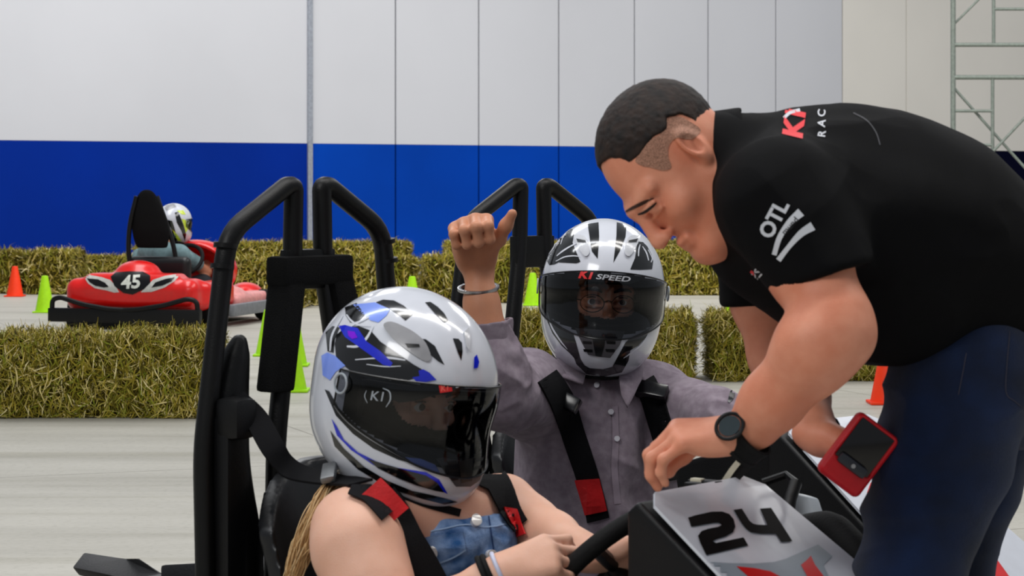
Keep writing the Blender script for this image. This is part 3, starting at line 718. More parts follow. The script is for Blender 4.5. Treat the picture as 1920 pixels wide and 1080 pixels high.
def man_clothes():
    f = Field(); f.p = []
    A = P(1405, 350, 3.63); Bp = P(1500, 388, 3.64); Cp = P(1612, 428, 3.67); D = P(1722, 462, 3.70); E = P(1822, 532, 3.74); G = P(1890, 602, 3.78)
    yf = (Lb(0, 1, 0), 1.16)
    # near sleeve
    s0 = P(1462, 378, 3.46); s1 = P(1548, 522, 3.40)
    f.chain([(s0, .083), (P(1512, 450, 3.43), .074), (s1, .070)], k=.045)
    # far sleeve
    t0 = P(1435, 420, 3.86); t1 = P(1432, 560, 3.88); f.cap(t0, t1, .078, .072, k=.04)
    # open ends: sleeves, hem, neck
    d = s1-P(1500, 440, 3.43); d /= np.linalg.norm(d); n1 = Lb(.30, -.05, -.95); n1 /= np.linalg.norm(n1)
    e1 = axes(n1, (0, 1, 0)); f.box(P(1545, 514, 3.39)+n1*.10, (.11, .10, .10), e1, .002, .003, '-')
    n2 = Lb(.06, 0, -1); e2 = axes(n2, (0, 1, 0)); f.box(P(1425, 572, 3.88)+n2*.098, (.085, .10, .08), e2, .002, .003, '-')
    f.chain([(A, .096), (Bp, .142), (Cp, .180), (D, .174), (E, .150), (G, .142), (P(1905, 700, 3.78), .13)], k=.06, flat=yf)
    f.cap(P(1480, 375, 3.56), s0, .09, .080, k=.05); f.cap(Bp, t0, .10, .08, k=.05)
    f.ell(P(1660, 560, 3.66), (.11, .16, .085), k=.06)                   # the belly hangs
    f.ell(P(1420, 465, 3.66), (.065, .13, .055), k=.05)
    f.cap(P(1352, 300, 3.60), P(1400, 340, 3.62), .075, .10, k=.03)
    hm = P(1800, 655, 3.7); nh = Lb(.12, 0, -1); eh = axes(nh, (0, 1, 0)); f.box(hm+nh*.2+Lb(.0, 0, -.004), (.6, .2, .6), eh, .002, .003, '-')
    nn = Lb(-.90, 0, .02); en = axes(nn, (0, 1, 0)); f.box(P(1328, 350, 3.6)+nn*.1, (.2, .1, .3), en, .002, .003, '-')
    V, F = f.mesh(.0042, 2); N = normals(V, F)
    V = folds(V, N, [(fdir((.8, 0, .5), 3.0, 14), .0055, True, P(1560, 330, 3.5), .30), (fdir((1, 0, -.3), 2.5, 13), .0065, True, P(1780, 520, 3.5), .32),
                     (fdir((.5, 0, -.8), 4, 22), .0042, True, P(1490, 440, 3.35), .16), (fdir((.2, 0, 1), 5, 18), .005, True, P(1400, 300, 3.6), .16), (np.eye(3)*9, .003, False, None, 1)])
    return mesh_obj('polo_shirt', V, F, polo, man)
polo = mat('black_polo', (5, 5, 7), .8, 0, .14, bump=.4, bscale=1300)
man_shirt = man_clothes(); SHB = bvh_of(man_shirt)
def collar():
    f = Field()
    c0 = P(1345, 300, 3.60)
    # standing collar: a band around the neck, tilted with it
    a_ = axes(Lb(-.92, 0, .10), (0, 1, 0)); c = P(1338, 330, 3.61)
    def band(X):
        q = (X-c)@a_.T; r_ = np.sqrt((q[..., 0]/1.02)**2+(q[..., 2]/.86)**2); th = np.abs(r_-(.096-q[..., 1]*.25))-.0042
        return np.maximum(th, np.abs(q[..., 1]-.0)-.030)
    f.fun(band, c-.16, c+.16, .004)
    V, F = f.mesh(.003, 2)
    o = mesh_obj('collar', V, F, polo, man_shirt)
    # trouser part of the shirt hem stitch left out
    return o
collar()
denim = mat('dark_denim', (7, 20, 44), .8, 0, .2, rgb2=(13, 35, 72), scale=9, bump=.55, bscale=900, sheen=.15)
def jeans():
    f = Field()
    hip = P(1865, 655, 3.76)
    hn = P(1808, 745, 3.64); kn = P(1702, 1075, 3.58); an = kn+Lb(.10, .16, -.43)
    hf = P(1850, 740, 3.96); kf = P(1768, 1070, 3.96); af = kf+Lb(.06, 0, -.45)
    f.ell(P(1856, 668, 3.79), (.148, .185, .125), k=.05)
    f.ell(P(1915, 690, 3.78), (.11, .17, .125), k=.05)
    f.chain([(hn+Lb(.0, 0, .05), .118), (P(1772, 850, 3.62), .100), (P(1732, 960, 3.60), .084), (kn, .072), (kn+Lb(.04, .05, -.14), .068), (an, .052)], k=.04)
    f.chain([(hf, .105), (P(1800, 930, 3.96), .085), (kf, .070), (kf+Lb(.03, 0, -.15), .066), (af, .052)], k=.04)
    for p_, w_ in ((an, 1), (af, 1)):
        f.box(p_+Lb(0, 0, -.06), (.1, .1, .03), None, .002, .003, '-')
    V, F = f.mesh(.0045, 2); N = normals(V, F)
    V = folds(V, N, [(np.array([(2.5, 0, 1.5), (0, 8, 0), (-3, 0, 17)]), .0085, True, P(1760, 800, 3.6), .30), (np.array([(3, 0, 2), (0, 8, 0), (-4, 0, 20)]), .0085, True, P(1720, 1050, 3.6), .25),
                     (np.array([(3, 0, 2), (0, 8, 0), (-3, 0, 20)]), .006, True, P(1850, 1000, 3.95), .25)])
    o = mesh_obj('jeans', V, F, denim, man)
    b = bvh_of(o)
    st = mat('denim_stitch', (44, 44, 60), .8)
    paint_strip('pocket_seam', [(1893, 622), (1888, 680), (1886, 735), (1902, 752), (1925, 770)], 2.5, b, st, o, off=.001)
    paint_strip('side_seam', [(1812, 662), (1805, 700), (1797, 740)], 2.0, b, st, o, off=.001)
    s_ = mat('shoe_leather', (24, 22, 22), .5, bump=.2)
    for q in (an, af):
        g = Field(); g.chain([(Lb(q[0]+.02, q[1], .06), .042), (Lb(q[0]-.08, q[1]-.01, .05), .045), (Lb(q[0]-.17, q[1]-.02, .042), .036)], k=.03); g.box(Lb(q[0]-.06, q[1]-.01, .012), (.15, .048, .012), None, .01, .02)
        g.cap(Lb(q[0], q[1], .05), Lb(q[0]+.005, q[1], .13), .042, .044, k=.03)
        V, F = g.mesh(.005, 1); mesh_obj('shoe', V, F, s_, man)
    return o, (an, af)
man_jeans, man_ank = jeans()

# marks on the polo: chest, sleeve and back prints
pw = mat('print_white', (206, 208, 214), .6, 0, .3, var=.03); pr = mat('print_red', (226, 60, 66), .6, 0, .3, var=.03)
paint_text('sleeve_print', 'OTL', (1452, 412), 40, -62, SHB, pw, man_shirt, bold=.035, sx=.95)
paint_strip('sleeve_print', [(1452, 478), (1462, 446), (1480, 418), (1502, 398)], [9, 10, 12, 17], SHB, pw, man_shirt, off=.0012, step=5)
paint_strip('sleeve_print', [(1460, 488), (1480, 462), (1502, 438), (1524, 424)], [10, 9, 13, 17], SHB, pw, man_shirt, off=.0012, step=5)
paint_text('sleeve_print', 'mund', (1482, 424), 17, -48, SHB, mat('print_black', (12, 12, 14), .8), man_shirt, off=.0018, bold=.01)
paint_text('back_print', 'K1', (1491, 231), 50, -82, SHB, pr, man_shirt, bold=.05, sx=1.0, shear=.1)
for ch_, cy_ in (('R', 252), ('A', 232), ('C', 213)): paint_text('back_print', ch_, (1541, cy_), 20, -82, SHB, pw, man_shirt, bold=.02)
paint_strip('back_print', [(1470, 222), (1482, 212), (1500, 207)], 6, SHB, pw, man_shirt, off=.0012, step=4)
paint_strip('back_seam', [(1600, 212), (1625, 226), (1642, 248), (1650, 272)], 2.2, SHB, mat('seam_grey', (70, 70, 74), .8), man_shirt, off=.0008)
paint_text('chest_print', 'K1', (1420, 515), 18, 40, SHB, pw, man_shirt, bold=.03)
paint_strip('chest_print', [(1408, 508), (1416, 514)], 5, SHB, pr, man_shirt, off=.0012, step=4)
# face marks: cropped grey hair round the temple, brow, closed eye, lips
paint('cropped_hair', [(1060+X/3.274, 170+Y/3.274) for X, Y in [(430, 430), (470, 370), (525, 300), (590, 262), (590, 190), (690, 160), (760, 190), (830, 245), (770, 300), (690, 290), (640, 330), (630, 400), (650, 470), (600, 490), (520, 470), (470, 460)]], MBV, greyfade, man, off=.0012, step=4, curve=3)
brow = mat('eyebrow_hair', (58, 34, 26), .8)
paint_strip('eyebrow', [(1172, 398), (1190, 388), (1208, 379), (1226, 372)], [3, 6, 6, 2], MBV, brow, man, off=.0012, step=4)
paint_strip('eyelashes', [(1196, 402), (1208, 398), (1222, 388), (1230, 380)], [3, 5, 5, 2], MBV, mat('lash', (30, 16, 14), .8), man, off=.001, step=4)
# ================================================================== HELMETS
def glass_mat(name, tint, gloss=.9):
    m = bpy.data.materials.new(name); m.use_nodes = True; nt = m.node_tree; nt.nodes.remove(nt.nodes['Principled BSDF']); L = nt.links.new
    t = nt.nodes.new('ShaderNodeBsdfTransparent'); t.inputs[0].default_value = (*tint, 1); g = nt.nodes.new('ShaderNodeBsdfGlossy'); g.inputs['Roughness'].default_value = .06
    g.inputs[0].default_value = (gloss, gloss, gloss, 1)
    fr = nt.nodes.new('ShaderNodeFresnel'); fr.inputs[0].default_value = 1.45; mx = nt.nodes.new('ShaderNodeMixShader'); L(fr.outputs[0], mx.inputs[0]); L(t.outputs[0], mx.inputs[1]); L(g.outputs[0], mx.inputs[2])
    L(mx.outputs[0], nt.nodes['Material Output'].inputs[0]); return m
visorM = glass_mat('tinted_visor', (.48, .49, .52))
shellM = mat('helmet_white', (214, 217, 226), .18, 0, .5, var=.02, coat=.6)
hblk = mat('helmet_black', (7, 7, 9), .16, 0, .5, var=.05, coat=.6)
hblue = mat('helmet_blue', (20, 36, 200), .2, 0, .5, var=.05, coat=.5)
hlblue = mat('helmet_light_blue', (128, 156, 246), .2, 0, .5, var=.05, coat=.5)
hvio = mat('helmet_violet', (120, 10, 210), .25, 0, .5)
hgrey = mat('helmet_grey', (150, 150, 154), .3, 0, .5, coat=.3)
hdark = mat('helmet_vent_grey', (74, 72, 76), .45, 0, .4)
liner = mat('helmet_lining', (9, 9, 10), .9, 0, .1)
def hsdf(X):
    def ell(c, r):
        q = X-np.array(c); r = np.array(r); k0 = np.linalg.norm(q/r, axis=-1); k1 = np.linalg.norm(q/(r*r), axis=-1)+1e-9; return k0*(k0-1)/k1
    a = ell((0, -.018, .022), (.126, .158, .138)); b = ell((0, .030, -.085), (.104, .120, .082)); c = ell((0, -.03, -.05), (.118, .128, .10))
    def sm(a, b, k): h = np.maximum(k-np.abs(a-b), 0)/k; return np.minimum(a, b)-h*h*k/4
    return sm(sm(a, b, .045), c, .03)
def star(az, el, off=0.):
    d = np.stack([np.sin(az)*np.cos(el), np.cos(az)*np.cos(el), np.sin(el)], -1); lo = np.zeros(az.shape)+.02; hi = np.zeros(az.shape)+.3
    for _ in range(26):
        m_ = (lo+hi)/2; i = hsdf(d*m_[..., None]) < 0; lo = np.where(i, m_, lo); hi = np.where(i, hi, m_)
    return d*(lo+off)[..., None]
def port(az, el, grow=0.):
    a = np.abs(az)/R(78+grow*1.2); lo = R(-21-grow)*(1-.45*a**2); hi = R(17+grow)*(1-.25*a**2); return (a < 1) & (el > lo) & (el < hi)
def helmet(O, ax, label, sc_=1.0, group=None, fine=1.0, zbot=-.150, vis=True):
    ax = np.asarray(ax); t = thing('racing_helmet', O, label, 'helmet', group)
    na, ne = int(240*fine), int(150*fine)
    def W(q): return np.asarray(O)+(q*sc_)@ax
    az, el = np.meshgrid(np.linspace(-math.pi, math.pi, na+1)[:-1], np.linspace(-math.pi/2+.01, math.pi/2-.01, ne), indexing='ij')
    q = star(az, el); zb = zbot-.012*np.clip(q[..., 1]/.1, -1, 1)
    F = []
    for i in range(na):
        j = (i+1) % na
        for k in range(ne-1):
            if q[i, k, 2] < zb[i, k] and q[i, k+1, 2] < zb[i, k]: continue
            if port(az[i, k], el[i, k]): continue
            F.append((i*ne+k, i*ne+k+1, j*ne+k+1, j*ne+k))
    q[..., 2] = np.maximum(q[..., 2], zb)
    used = sorted({a for f in F for a in f}); mp = {a: b for b, a in enumerate(used)}; QV = q.reshape(-1, 3)
    top = [i*ne+ne-1 for i in range(na)]; F.append(tuple(top[::-1]))
    F = [[mp[a] for a in f] for f in F]
    sh = mesh_obj('shell', W(QV[used]), F, [shellM, liner, hblk], t)
    if vis:
        VU = QV[used]
        for pl_ in sh.data.polygons:
            c_ = VU[pl_.vertices[0]]; a_ = math.atan2(c_[0], c_[1]); e_ = math.atan2(c_[2], math.hypot(c_[0], c_[1])); x_ = abs(a_)/R(98)
            if x_ < .93 and R(-26.5)*(1-.42*x_**2.2)+R(6)*x_**6 < e_ < R(19.5)*(1-.32*x_**2): pl_.material_index = 1
    md = sh.modifiers.new('thickness', 'SOLIDIFY'); md.thickness = .011; md.offset = -1; md.material_offset = 1; md.material_offset_rim = 1
    # neck trim
    pts = []
    for a in np.linspace(-math.pi, math.pi, 73)[:-1]:
        e = np.linspace(-1.5, 0, 200); s_ = star(np.full(200, a), e); zz = zbot-.012*np.clip(s_[:, 1]/.1, -1, 1); k = np.argmax(s_[:, 2] > zz); pts.append(W(s_[k]+(0, 0, .001)))
    MB().tube(pts, .0065*sc_, 8, True).build('neck_trim', M['rubber'], t)
    vs = None
    if vis:
        # visor: a curved pane standing just proud of the shell
        A_ = np.linspace(-R(98), R(98), int(110*fine)); U_ = np.linspace(0, 1, int(34*fine))
        aa, uu = np.meshgrid(A_, U_, indexing='ij'); x = np.abs(aa)/R(98)
        lo = R(-28)*(1-.42*x**2.2)+R(6)*x**6; hi = R(20.5)*(1-.32*x**2)
        ee = lo+(hi-lo)*uu; q = star(aa, ee, .0042); n1, n2 = q.shape[:2]
        F = [(i*n2+k, i*n2+k+1, (i+1)*n2+k+1, (i+1)*n2+k) for i in range(n1-1) for k in range(n2-1)]
        vs = mesh_obj('visor', W(q.reshape(-1, 3)), F, visorM, t)
        rim = [W(q[i, 0]) for i in range(0, n1, 2)]+[W(q[-1, k]) for k in range(0, n2, 2)]+[W(q[i, -1]) for i in range(n1-1, 0, -2)]+[W(q[0, k]) for k in range(n2-1, 0, -2)]
        MB().tube(rim, .0016*sc_, 6, True).build('visor_edge', M['ink'], vs)
        # dark band along the top of the eye opening, under the pane
        bm = bmesh.new()
        # gasket
        g_ = []
        for a in np.linspace(-R(77), R(77), 40): g_.append((a, R(17)*(1-.25*(a/R(78))**2)))
        for a in np.linspace(R(77), -R(77), 40): g_.append((a, R(-21)*(1-.45*(a/R(78))**2)))
        aa = np.array([g[0] for g in g_]); ee = np.array([g[1] for g in g_]); q = star(aa, ee, -.001); MB().tube([W(p) for p in q], .0045*sc_, 8, True).build('eye_port_seal', M['rubber'], t)
        bm.free()
        for s_ in (-1, 1):
            q = star(np.array([s_*R(93)]), np.array([R(6)]), .004)[0]; nn = Lb(s_*1, -.05, 0)@ax
            b = MB(); b.cyl(W(q), nn, .022*sc_, .008*sc_, 28, bev=.002); b.build('visor_pivot', mat('pivot_grey', (52, 52, 56), .4), t)
            b = MB(); b.torus(W(q)+nn*.0045*sc_, nn, .0145*sc_, .0018*sc_, 28, 6); b.build('pivot_ring', M['grey'], t)
    return t, sh, vs, W
def hax(yaw, pitch, roll=0):
    """yaw: 0 looks at the camera, positive turns to the picture's right; pitch: positive looks down; roll: positive leans the crown to the right"""
    F_ = Lb(math.sin(R(yaw))*math.cos(R(pitch)), -math.cos(R(yaw))*math.cos(R(pitch)), -math.sin(R(pitch)))
    U_ = Lb(0, 0, 1.); a = axes(F_, U_); r_ = R(roll)
    Rv, Uv = a[0], a[2]; U2 = Uv*math.cos(r_)-Rv*math.sin(r_); return axes(F_, U2)
def face_parts(H, parent, iris=(60, 40, 30), lips=(150, 80, 76), brow=(40, 26, 20), k=1.0):
    """eyes, brows and lips on a built head H (a Loc)"""
    ey = mat('eye_white', (226, 220, 214), .2, 0, .5, var=.02); ir = mat('iris_%d' % iris[0], iris, .2)
    for s_ in (-1, 1):
        b = MB(); c = H.p((s_*.031, .0805, .001)); a = H.ax
        def sph(c, r, n=14):
            V = []; Fc = []
            for i in range(n+1):
                for j in range(2*n):
                    th = math.pi*i/n; ph = math.pi*j/n; V.append(c+r*Lb(math.sin(th)*math.cos(ph), math.sin(th)*math.sin(ph), math.cos(th)))
            for i in range(n):
                for j in range(2*n): Fc.append((i*2*n+j, i*2*n+(j+1) % (2*n), (i+1)*2*n+(j+1) % (2*n), (i+1)*2*n+j))
            return V, Fc
        b.add(*sph(c+H.ax[1]*.0018, .0125)); e = b.build('eye', ey, parent)
        b = MB(); b.cyl(c+H.ax[1]*.0141, H.ax[1], .0058, .0012, 20); b.build('iris', ir, e)
        b = MB(); b.tube([H.p((s_*.012, .103, .021)), H.p((s_*.026, .100, .027)), H.p((s_*.044, .088, .026)), H.p((s_*.052, .078, .021))], [.002, .0038, .003, .001], 8); b.build('eyebrow', mat('brow_%d' % brow[0], brow, .8), parent)
        b = MB(); b.tube([H.p((s_*.018, .093, .0085)), H.p((s_*.031, .0955, .0110)), H.p((s_*.045, .087, .008))], .0013, 6); b.build('eyelashes', M['ink'], parent)
def balaclava(H, parent, top=True):
    f = Field(); head(f, H.o, H.ax, H.s, ears=False); f.cap(H.p((0, -.02, -.06)), H.p((0, -.04, -.15)), .058, .055, k=.03); V, F = f.mesh(.0027, 2); N = normals(V, F); V = V+N*.0035
    L_ = (V-H.o)@np.asarray(H.ax).T; q = L_[F].mean(1)
    win = (q[:, 1] > .02) & ((np.abs(q[:, 0])/.060)**4+(np.abs(q[:, 2]-.003)/.034)**4 < 1)
    F = F[~win]; o = mesh_obj('balaclava', V, F, mat('knit_black', (11, 11, 12), .95, 0, .1), parent); return o

# ---- black and white helmet (facing the camera)
def c2(X, Y): return (980+X/3.177, 380+Y/3.177)
def c1(X, Y): return (560+X/2.3475, 500+Y/2.3475)
H2O = P(1130, 556, 4.90); H2A = hax(1.0, -1.5, 3.5)
h2, h2s, h2v, h2W = helmet(H2O, H2A, 'black and white full-face helmet on the driver giving a thumbs up', 1.02, zbot=-.152)
def mk(c, bv, par, m, nm, pts, off=.0009, curve=0, step=4, thick=0): return paint(nm, [c(*p) for p in pts], bv, m, par, off, thick, step, curve)
def ms_(c, bv, par, m, nm, pts, w_, k, off=.0014): 
    w2 = [x/k for x in w_] if hasattr(w_, '__len__') else w_/k
    return paint_strip(nm, [c(*p) for p in pts], w2, bv, m, par, off, 0, 4)
b2 = bvh_of(h2s)
for pts in ([(388, 128), (452, 118), (456, 200), (447, 335), (412, 290), (398, 200)], [(560, 118), (618, 132), (612, 205), (578, 290), (540, 358), (548, 290), (558, 200)]): mk(c2, b2, h2s, hblk, 'crown_stripe', pts)
mk(c2, b2, h2s, hblk, 'side_graphic', [(134, 330), (158, 268), (196, 222), (246, 176), (300, 136), (306, 190), (298, 240), (322, 300), (345, 352), (320, 362), (214, 356), (190, 368), (160, 372)])
mk(c2, b2, h2s, hblk, 'side_graphic', [(684, 232), (716, 236), (742, 262), (766, 310), (776, 350), (770, 396), (700, 400), (640, 398), (668, 330), (676, 280)])
for pts, w_ in (([(205, 318), (240, 290), (285, 262), (330, 240)], [5, 9, 8, 5]), ([(200, 350), (250, 325), (300, 318), (345, 322)], [4, 7, 7, 4]), ([(228, 250), (240, 215), (262, 180), (290, 158)], [4, 6, 6, 4]),
                ([(150, 320), (172, 290), (190, 262), (200, 236)], [5, 7, 7, 4]), ([(688, 320), (690, 280), (698, 250)], [5, 8, 4]), ([(712, 262), (735, 300), (748, 345)], [4, 8, 6]), ([(745, 282), (768, 330), (762, 356)], [4, 6, 6])):
    ms_(c2, b2, h2s, shellM, 'side_line', pts, w_, 3.177)
for s_, X in ((1, 355), (-1, 650)):       # two raised brow vents with dark slots
    mk(c2, b2, h2s, mat('vent_silver', (196, 198, 204), .25, 0, .5, coat=.4), 'brow_vent', [(X-45*s_, 200), (X+15*s_, 205), (X+35*s_, 240), (X+45*s_, 300), (X+18*s_, 322), (X-20*s_, 270)], .004, 3, thick=-.004)
    mk(c2, b2, h2s, M['ink'], 'vent_slot', [(X-30*s_, 222), (X+22*s_, 232), (X+26*s_, 242), (X-22*s_, 240)], .0058)
# lower shell: black flanks, grey chin grille
mk(c2, b2, h2s, hblk, 'lower_graphic', [(140, 640), (180, 700), (240, 745), (300, 775), (318, 830), (345, 930), (372, 972), (330, 950), (285, 900), (232, 850), (180, 780), (150, 710)])
mk(c2, b2, h2s, hblk, 'lower_graphic', [(760, 742), (735, 800), (690, 850), (640, 880), (590, 930), (560, 962), (535, 975), (568, 912), (612, 832), (650, 800), (700, 778)])
ms_(c2, b2, h2s, shellM, 'lower_line', [(150, 655), (176, 740), (226, 820), (268, 872)], [4, 10, 9, 3], 3.177)
ms_(c2, b2, h2s, shellM, 'lower_line', [(752, 770), (712, 840), (650, 890), (600, 925)], [4, 10, 9, 3], 3.177)
mk(c2, b2, h2s, hblk, 'chin_edge', [(300, 905), (345, 952), (400, 985), (480, 992), (540, 975), (600, 915), (640, 880), (630, 940), (590, 1010), (480, 1035), (380, 1020), (320, 960)])
mk(c2, b2, h2s, hdark, 'chin_grille', [(314, 748), (460, 758), (606, 768), (575, 850), (520, 922), (455, 916), (392, 903), (352, 830)], .003, thick=-.003)
mk(c2, b2, h2s, M['ink'], 'grille_opening', [(414, 795), (493, 797), (486, 850), (468, 914), (436, 908), (424, 850)], .0042)
for s_, X in ((-1, 384), (1, 528)):
    for i, y in enumerate((790, 832, 878)): mk(c2, b2, h2s, M['ink'], 'grille_slot', [(X-28*1+i*-s_*4*1, y-9), (X+26+i*-s_*4, y-5+(0 if s_ < 0 else -2)), (X+26+i*-s_*4, y+10), (X-24+i*-s_*4, y+7)], .0042)
bv2 = bvh_of(h2v)
mk(c2, bv2, h2v, mat('visor_band', (10, 10, 13), .2, 0, .4, coat=.3), 'sun_strip', [(205, 366), (400, 400), (640, 412), (765, 402), (768, 420), (690, 468), (640, 484), (420, 470), (330, 460), (232, 452), (212, 400)], -.0006)
vb = mat('logo_white', (190, 192, 198), .4); vr = mat('logo_red', (222, 30, 34), .4)
x, y = c2(376, 431); paint_text('visor_logo', 'K1', (x, y), 21, 5, bv2, vr, h2v, bold=.045, shear=.25, sx=1.15)
x, y = c2(537, 450); paint_text('visor_logo', 'SPEED', (x, y), 13.5, 5, bv2, vb, h2v, bold=.02, shear=.2, sx=1.75)
def rig(c, bv, par, X, Y, r_, k):
    cx, cy = c(X, Y); paint_strip('pivot_mark', [(cx+r_*math.cos(a), cy+1.25*r_*math.sin(a)) for a in np.linspace(.4, 5.6, 12)], 1.6, bv, M['grey'], par, .0015, 0, 3)
# ---- blue, black and white helmet on the near driver
H1O = P(768, 742, 3.90); H1A = hax(43, 12, 5)
h1, h1s, h1v, h1W = helmet(H1O, H1A, 'white, blue and black full-face helmet on the near driver with blonde hair', 1.10, zbot=-.150)
b1 = bvh_of(h1s)
Q = lambda m, nm, pts, **k: mk(c1, b1, h1s, m, nm, pts, **k)
Q(hblk, 'side_graphic', [(168, 300), (205, 268), (265, 262), (318, 282), (360, 330), (430, 378), (505, 430), (560, 462), (560, 480), (480, 500), (380, 500), (300, 490), (245, 470), (205, 440), (165, 395), (160, 340)])
Q(hblk, 'rear_graphic', [(120, 290), (150, 262), (182, 268), (160, 320), (155, 380), (128, 372)])
Q(hblk, 'rear_graphic', [(205, 180), (255, 160), (292, 212), (262, 240), (228, 246), (208, 215)])
Q(hblue, 'side_stripe', [(178, 262), (205, 258), (262, 272), (300, 330), (360, 372), (415, 425), (405, 440), (372, 432), (320, 392), (250, 342), (205, 310)], off=.0016)
Q(hvio, 'side_accent', [(218, 284), (248, 288), (262, 314), (238, 320), (222, 306)], off=.0022)
Q(hlblue, 'crown_patch', [(240, 168), (335, 158), (402, 188), (388, 215), (352, 246), (318, 238), (282, 208)])
Q(hblk, 'crown_stripe', [(340, 158), (372, 146), (420, 150), (462, 172), (505, 208), (470, 238), (440, 212), (400, 186)])
Q(hblk, 'crown_stripe', [(556, 158), (580, 156), (612, 178), (640, 206), (658, 238), (640, 246), (600, 208)])
Q(hblk, 'crown_wedge', [(538, 318), (560, 320), (600, 350), (622, 395), (642, 434), (612, 416), (570, 380), (548, 350)])
Q(hblk, 'crown_wedge', [(678, 316), (702, 318), (718, 335), (721, 375), (715, 414), (700, 380)])
Q(hgrey, 'brow_vent', [(376, 258), (410, 246), (470, 270), (520, 300), (560, 340), (582, 400), (560, 418), (500, 385), (430, 330), (392, 290)], off=.004, curve=3, thick=-.004)
Q(M['ink'], 'vent_slot', [(470, 342), (530, 345), (534, 358), (480, 358)], off=.0058)
Q(mat('vent_silver', (196, 198, 204)), 'brow_vent', [(724, 290), (745, 272), (752, 310), (748, 372), (734, 352)], off=.004, thick=-.004)
for pts, w_ in (([(214, 352), (262, 350), (300, 316), (330, 262)], [8, 11, 11, 7]), ([(206, 300), (232, 262), (282, 238), (312, 222)], [6, 9, 8, 6]), ([(212, 212), (232, 238), (262, 256), (320, 262)], [5, 8, 8, 5]), ([(140, 372), (150, 300), (196, 216)], [7, 9, 6]),
                ([(250, 410), (330, 404), (400, 402), (470, 412)], [4, 6, 10, 5]), ([(300, 430), (380, 440), (450, 438)], [3, 5, 3])):
    ms_(c1, b1, h1s, shellM, 'side_line', pts, w_, 2.3475)
Q(hblue, 'brow_stripe', [(500, 488), (532, 482), (528, 458), (548, 452), (575, 466), (606, 498), (560, 508), (520, 506)], off=.002)
Q(hblue, 'brow_stripe', [(770, 400), (782, 388), (792, 420), (786, 446), (768, 450)], off=.002)
Q(hlblue, 'rear_patch', [(103, 392), (128, 378), (162, 392), (208, 436), (166, 462), (140, 500), (108, 478)], off=.0016)
Q(hblk, 'lower_stripe', [(116, 540), (136, 548), (178, 622), (262, 706), (352, 768), (436, 812), (520, 842), (600, 868), (618, 900), (560, 880), (440, 850), (330, 800), (240, 735), (165, 655)], off=.0012)
Q(hblue, 'lower_stripe', [(146, 668), (168, 700), (200, 760), (262, 816), (350, 860), (430, 884), (560, 904), (618, 936), (656, 1000), (612, 978), (560, 948), (440, 915), (330, 872), (232, 806), (170, 742)], off=.0014)
Q(hblk, 'lower_stripe', [(300, 842), (380, 868), (470, 894), (560, 918), (610, 950), (640, 992), (600, 985), (520, 962), (440, 930), (350, 885)], off=.002)
Q(hlblue, 'lower_accent', [(470, 838), (540, 846), (600, 872), (624, 912), (560, 890), (500, 862)], off=.002)
Q(hblk, 'chin_edge', [(140, 720), (200, 800), (290, 880), (390, 940), (500, 985), (590, 1005), (650, 1020), (700, 1035), (640, 1045), (540, 1020), (400, 975), (260, 890), (160, 790)], off=.0012)
Q(hdark, 'chin_grille', [(604, 846), (700, 828), (822, 788), (818, 868), (792, 938), (752, 966), (690, 966), (648, 912)], off=.003, thick=-.003)
Q(M['ink'], 'grille_opening', [(700, 856), (760, 842), (756, 940), (712, 950)], off=.0042)
for i, y in enumerate((858, 892, 926)):
    Q(M['ink'], 'grille_slot', [(648+i*8, y), (690+i*3, y-5), (694+i*2, y+10), (656+i*8, y+14)], off=.0042); Q(M['ink'], 'grille_slot', [(770, y-12), (806-i*6, y-20), (802-i*6, y-6), (768, y+3)], off=.0042)
bv1 = bvh_of(h1v)
mk(c1, bv1, h1v, MATS['visor_band'], 'sun_strip', [(385, 522), (480, 528), (606, 512), (700, 490), (806, 456), (812, 500), (760, 520), (700, 548), (600, 566), (520, 590), (440, 600), (390, 575)], -.0006)
Bq = lambda m, nm, pts, **k: mk(c1, bv1, h1v, m, nm, pts, **k)
Bq(vr, 'visor_logo', [(616, 522), (672, 516), (676, 548), (622, 556)], off=.0012)
x, y = c1(642, 536); paint_text('visor_logo', 'K1', (x, y), 14, -8, bv1, mat('logo_light_red', (250, 110, 96), .4), h1v, bold=.03, shear=.2)
x, y = c1(742, 510); paint_text('visor_logo', 'SPEED', (x, y), 12, -17, bv1, vb, h1v, bold=.02, shear=.2, sx=1.5)
x, y = c1(348, 572); paint_text('pivot_logo', 'K1', (x, y), 25, 6, bv1, M['grey'], h1v, bold=.01, shear=.1)
ms_(c1, bv1, h1v, M['grey'], 'pivot_logo', [(372, 535), (400, 550), (404, 585), (385, 618)], [3, 6, 6, 3], 2.3475)
ms_(c1, bv1, h1v, M['grey'], 'pivot_logo', [(300, 545), (292, 570), (304, 600)], [2, 4, 2], 2.3475)

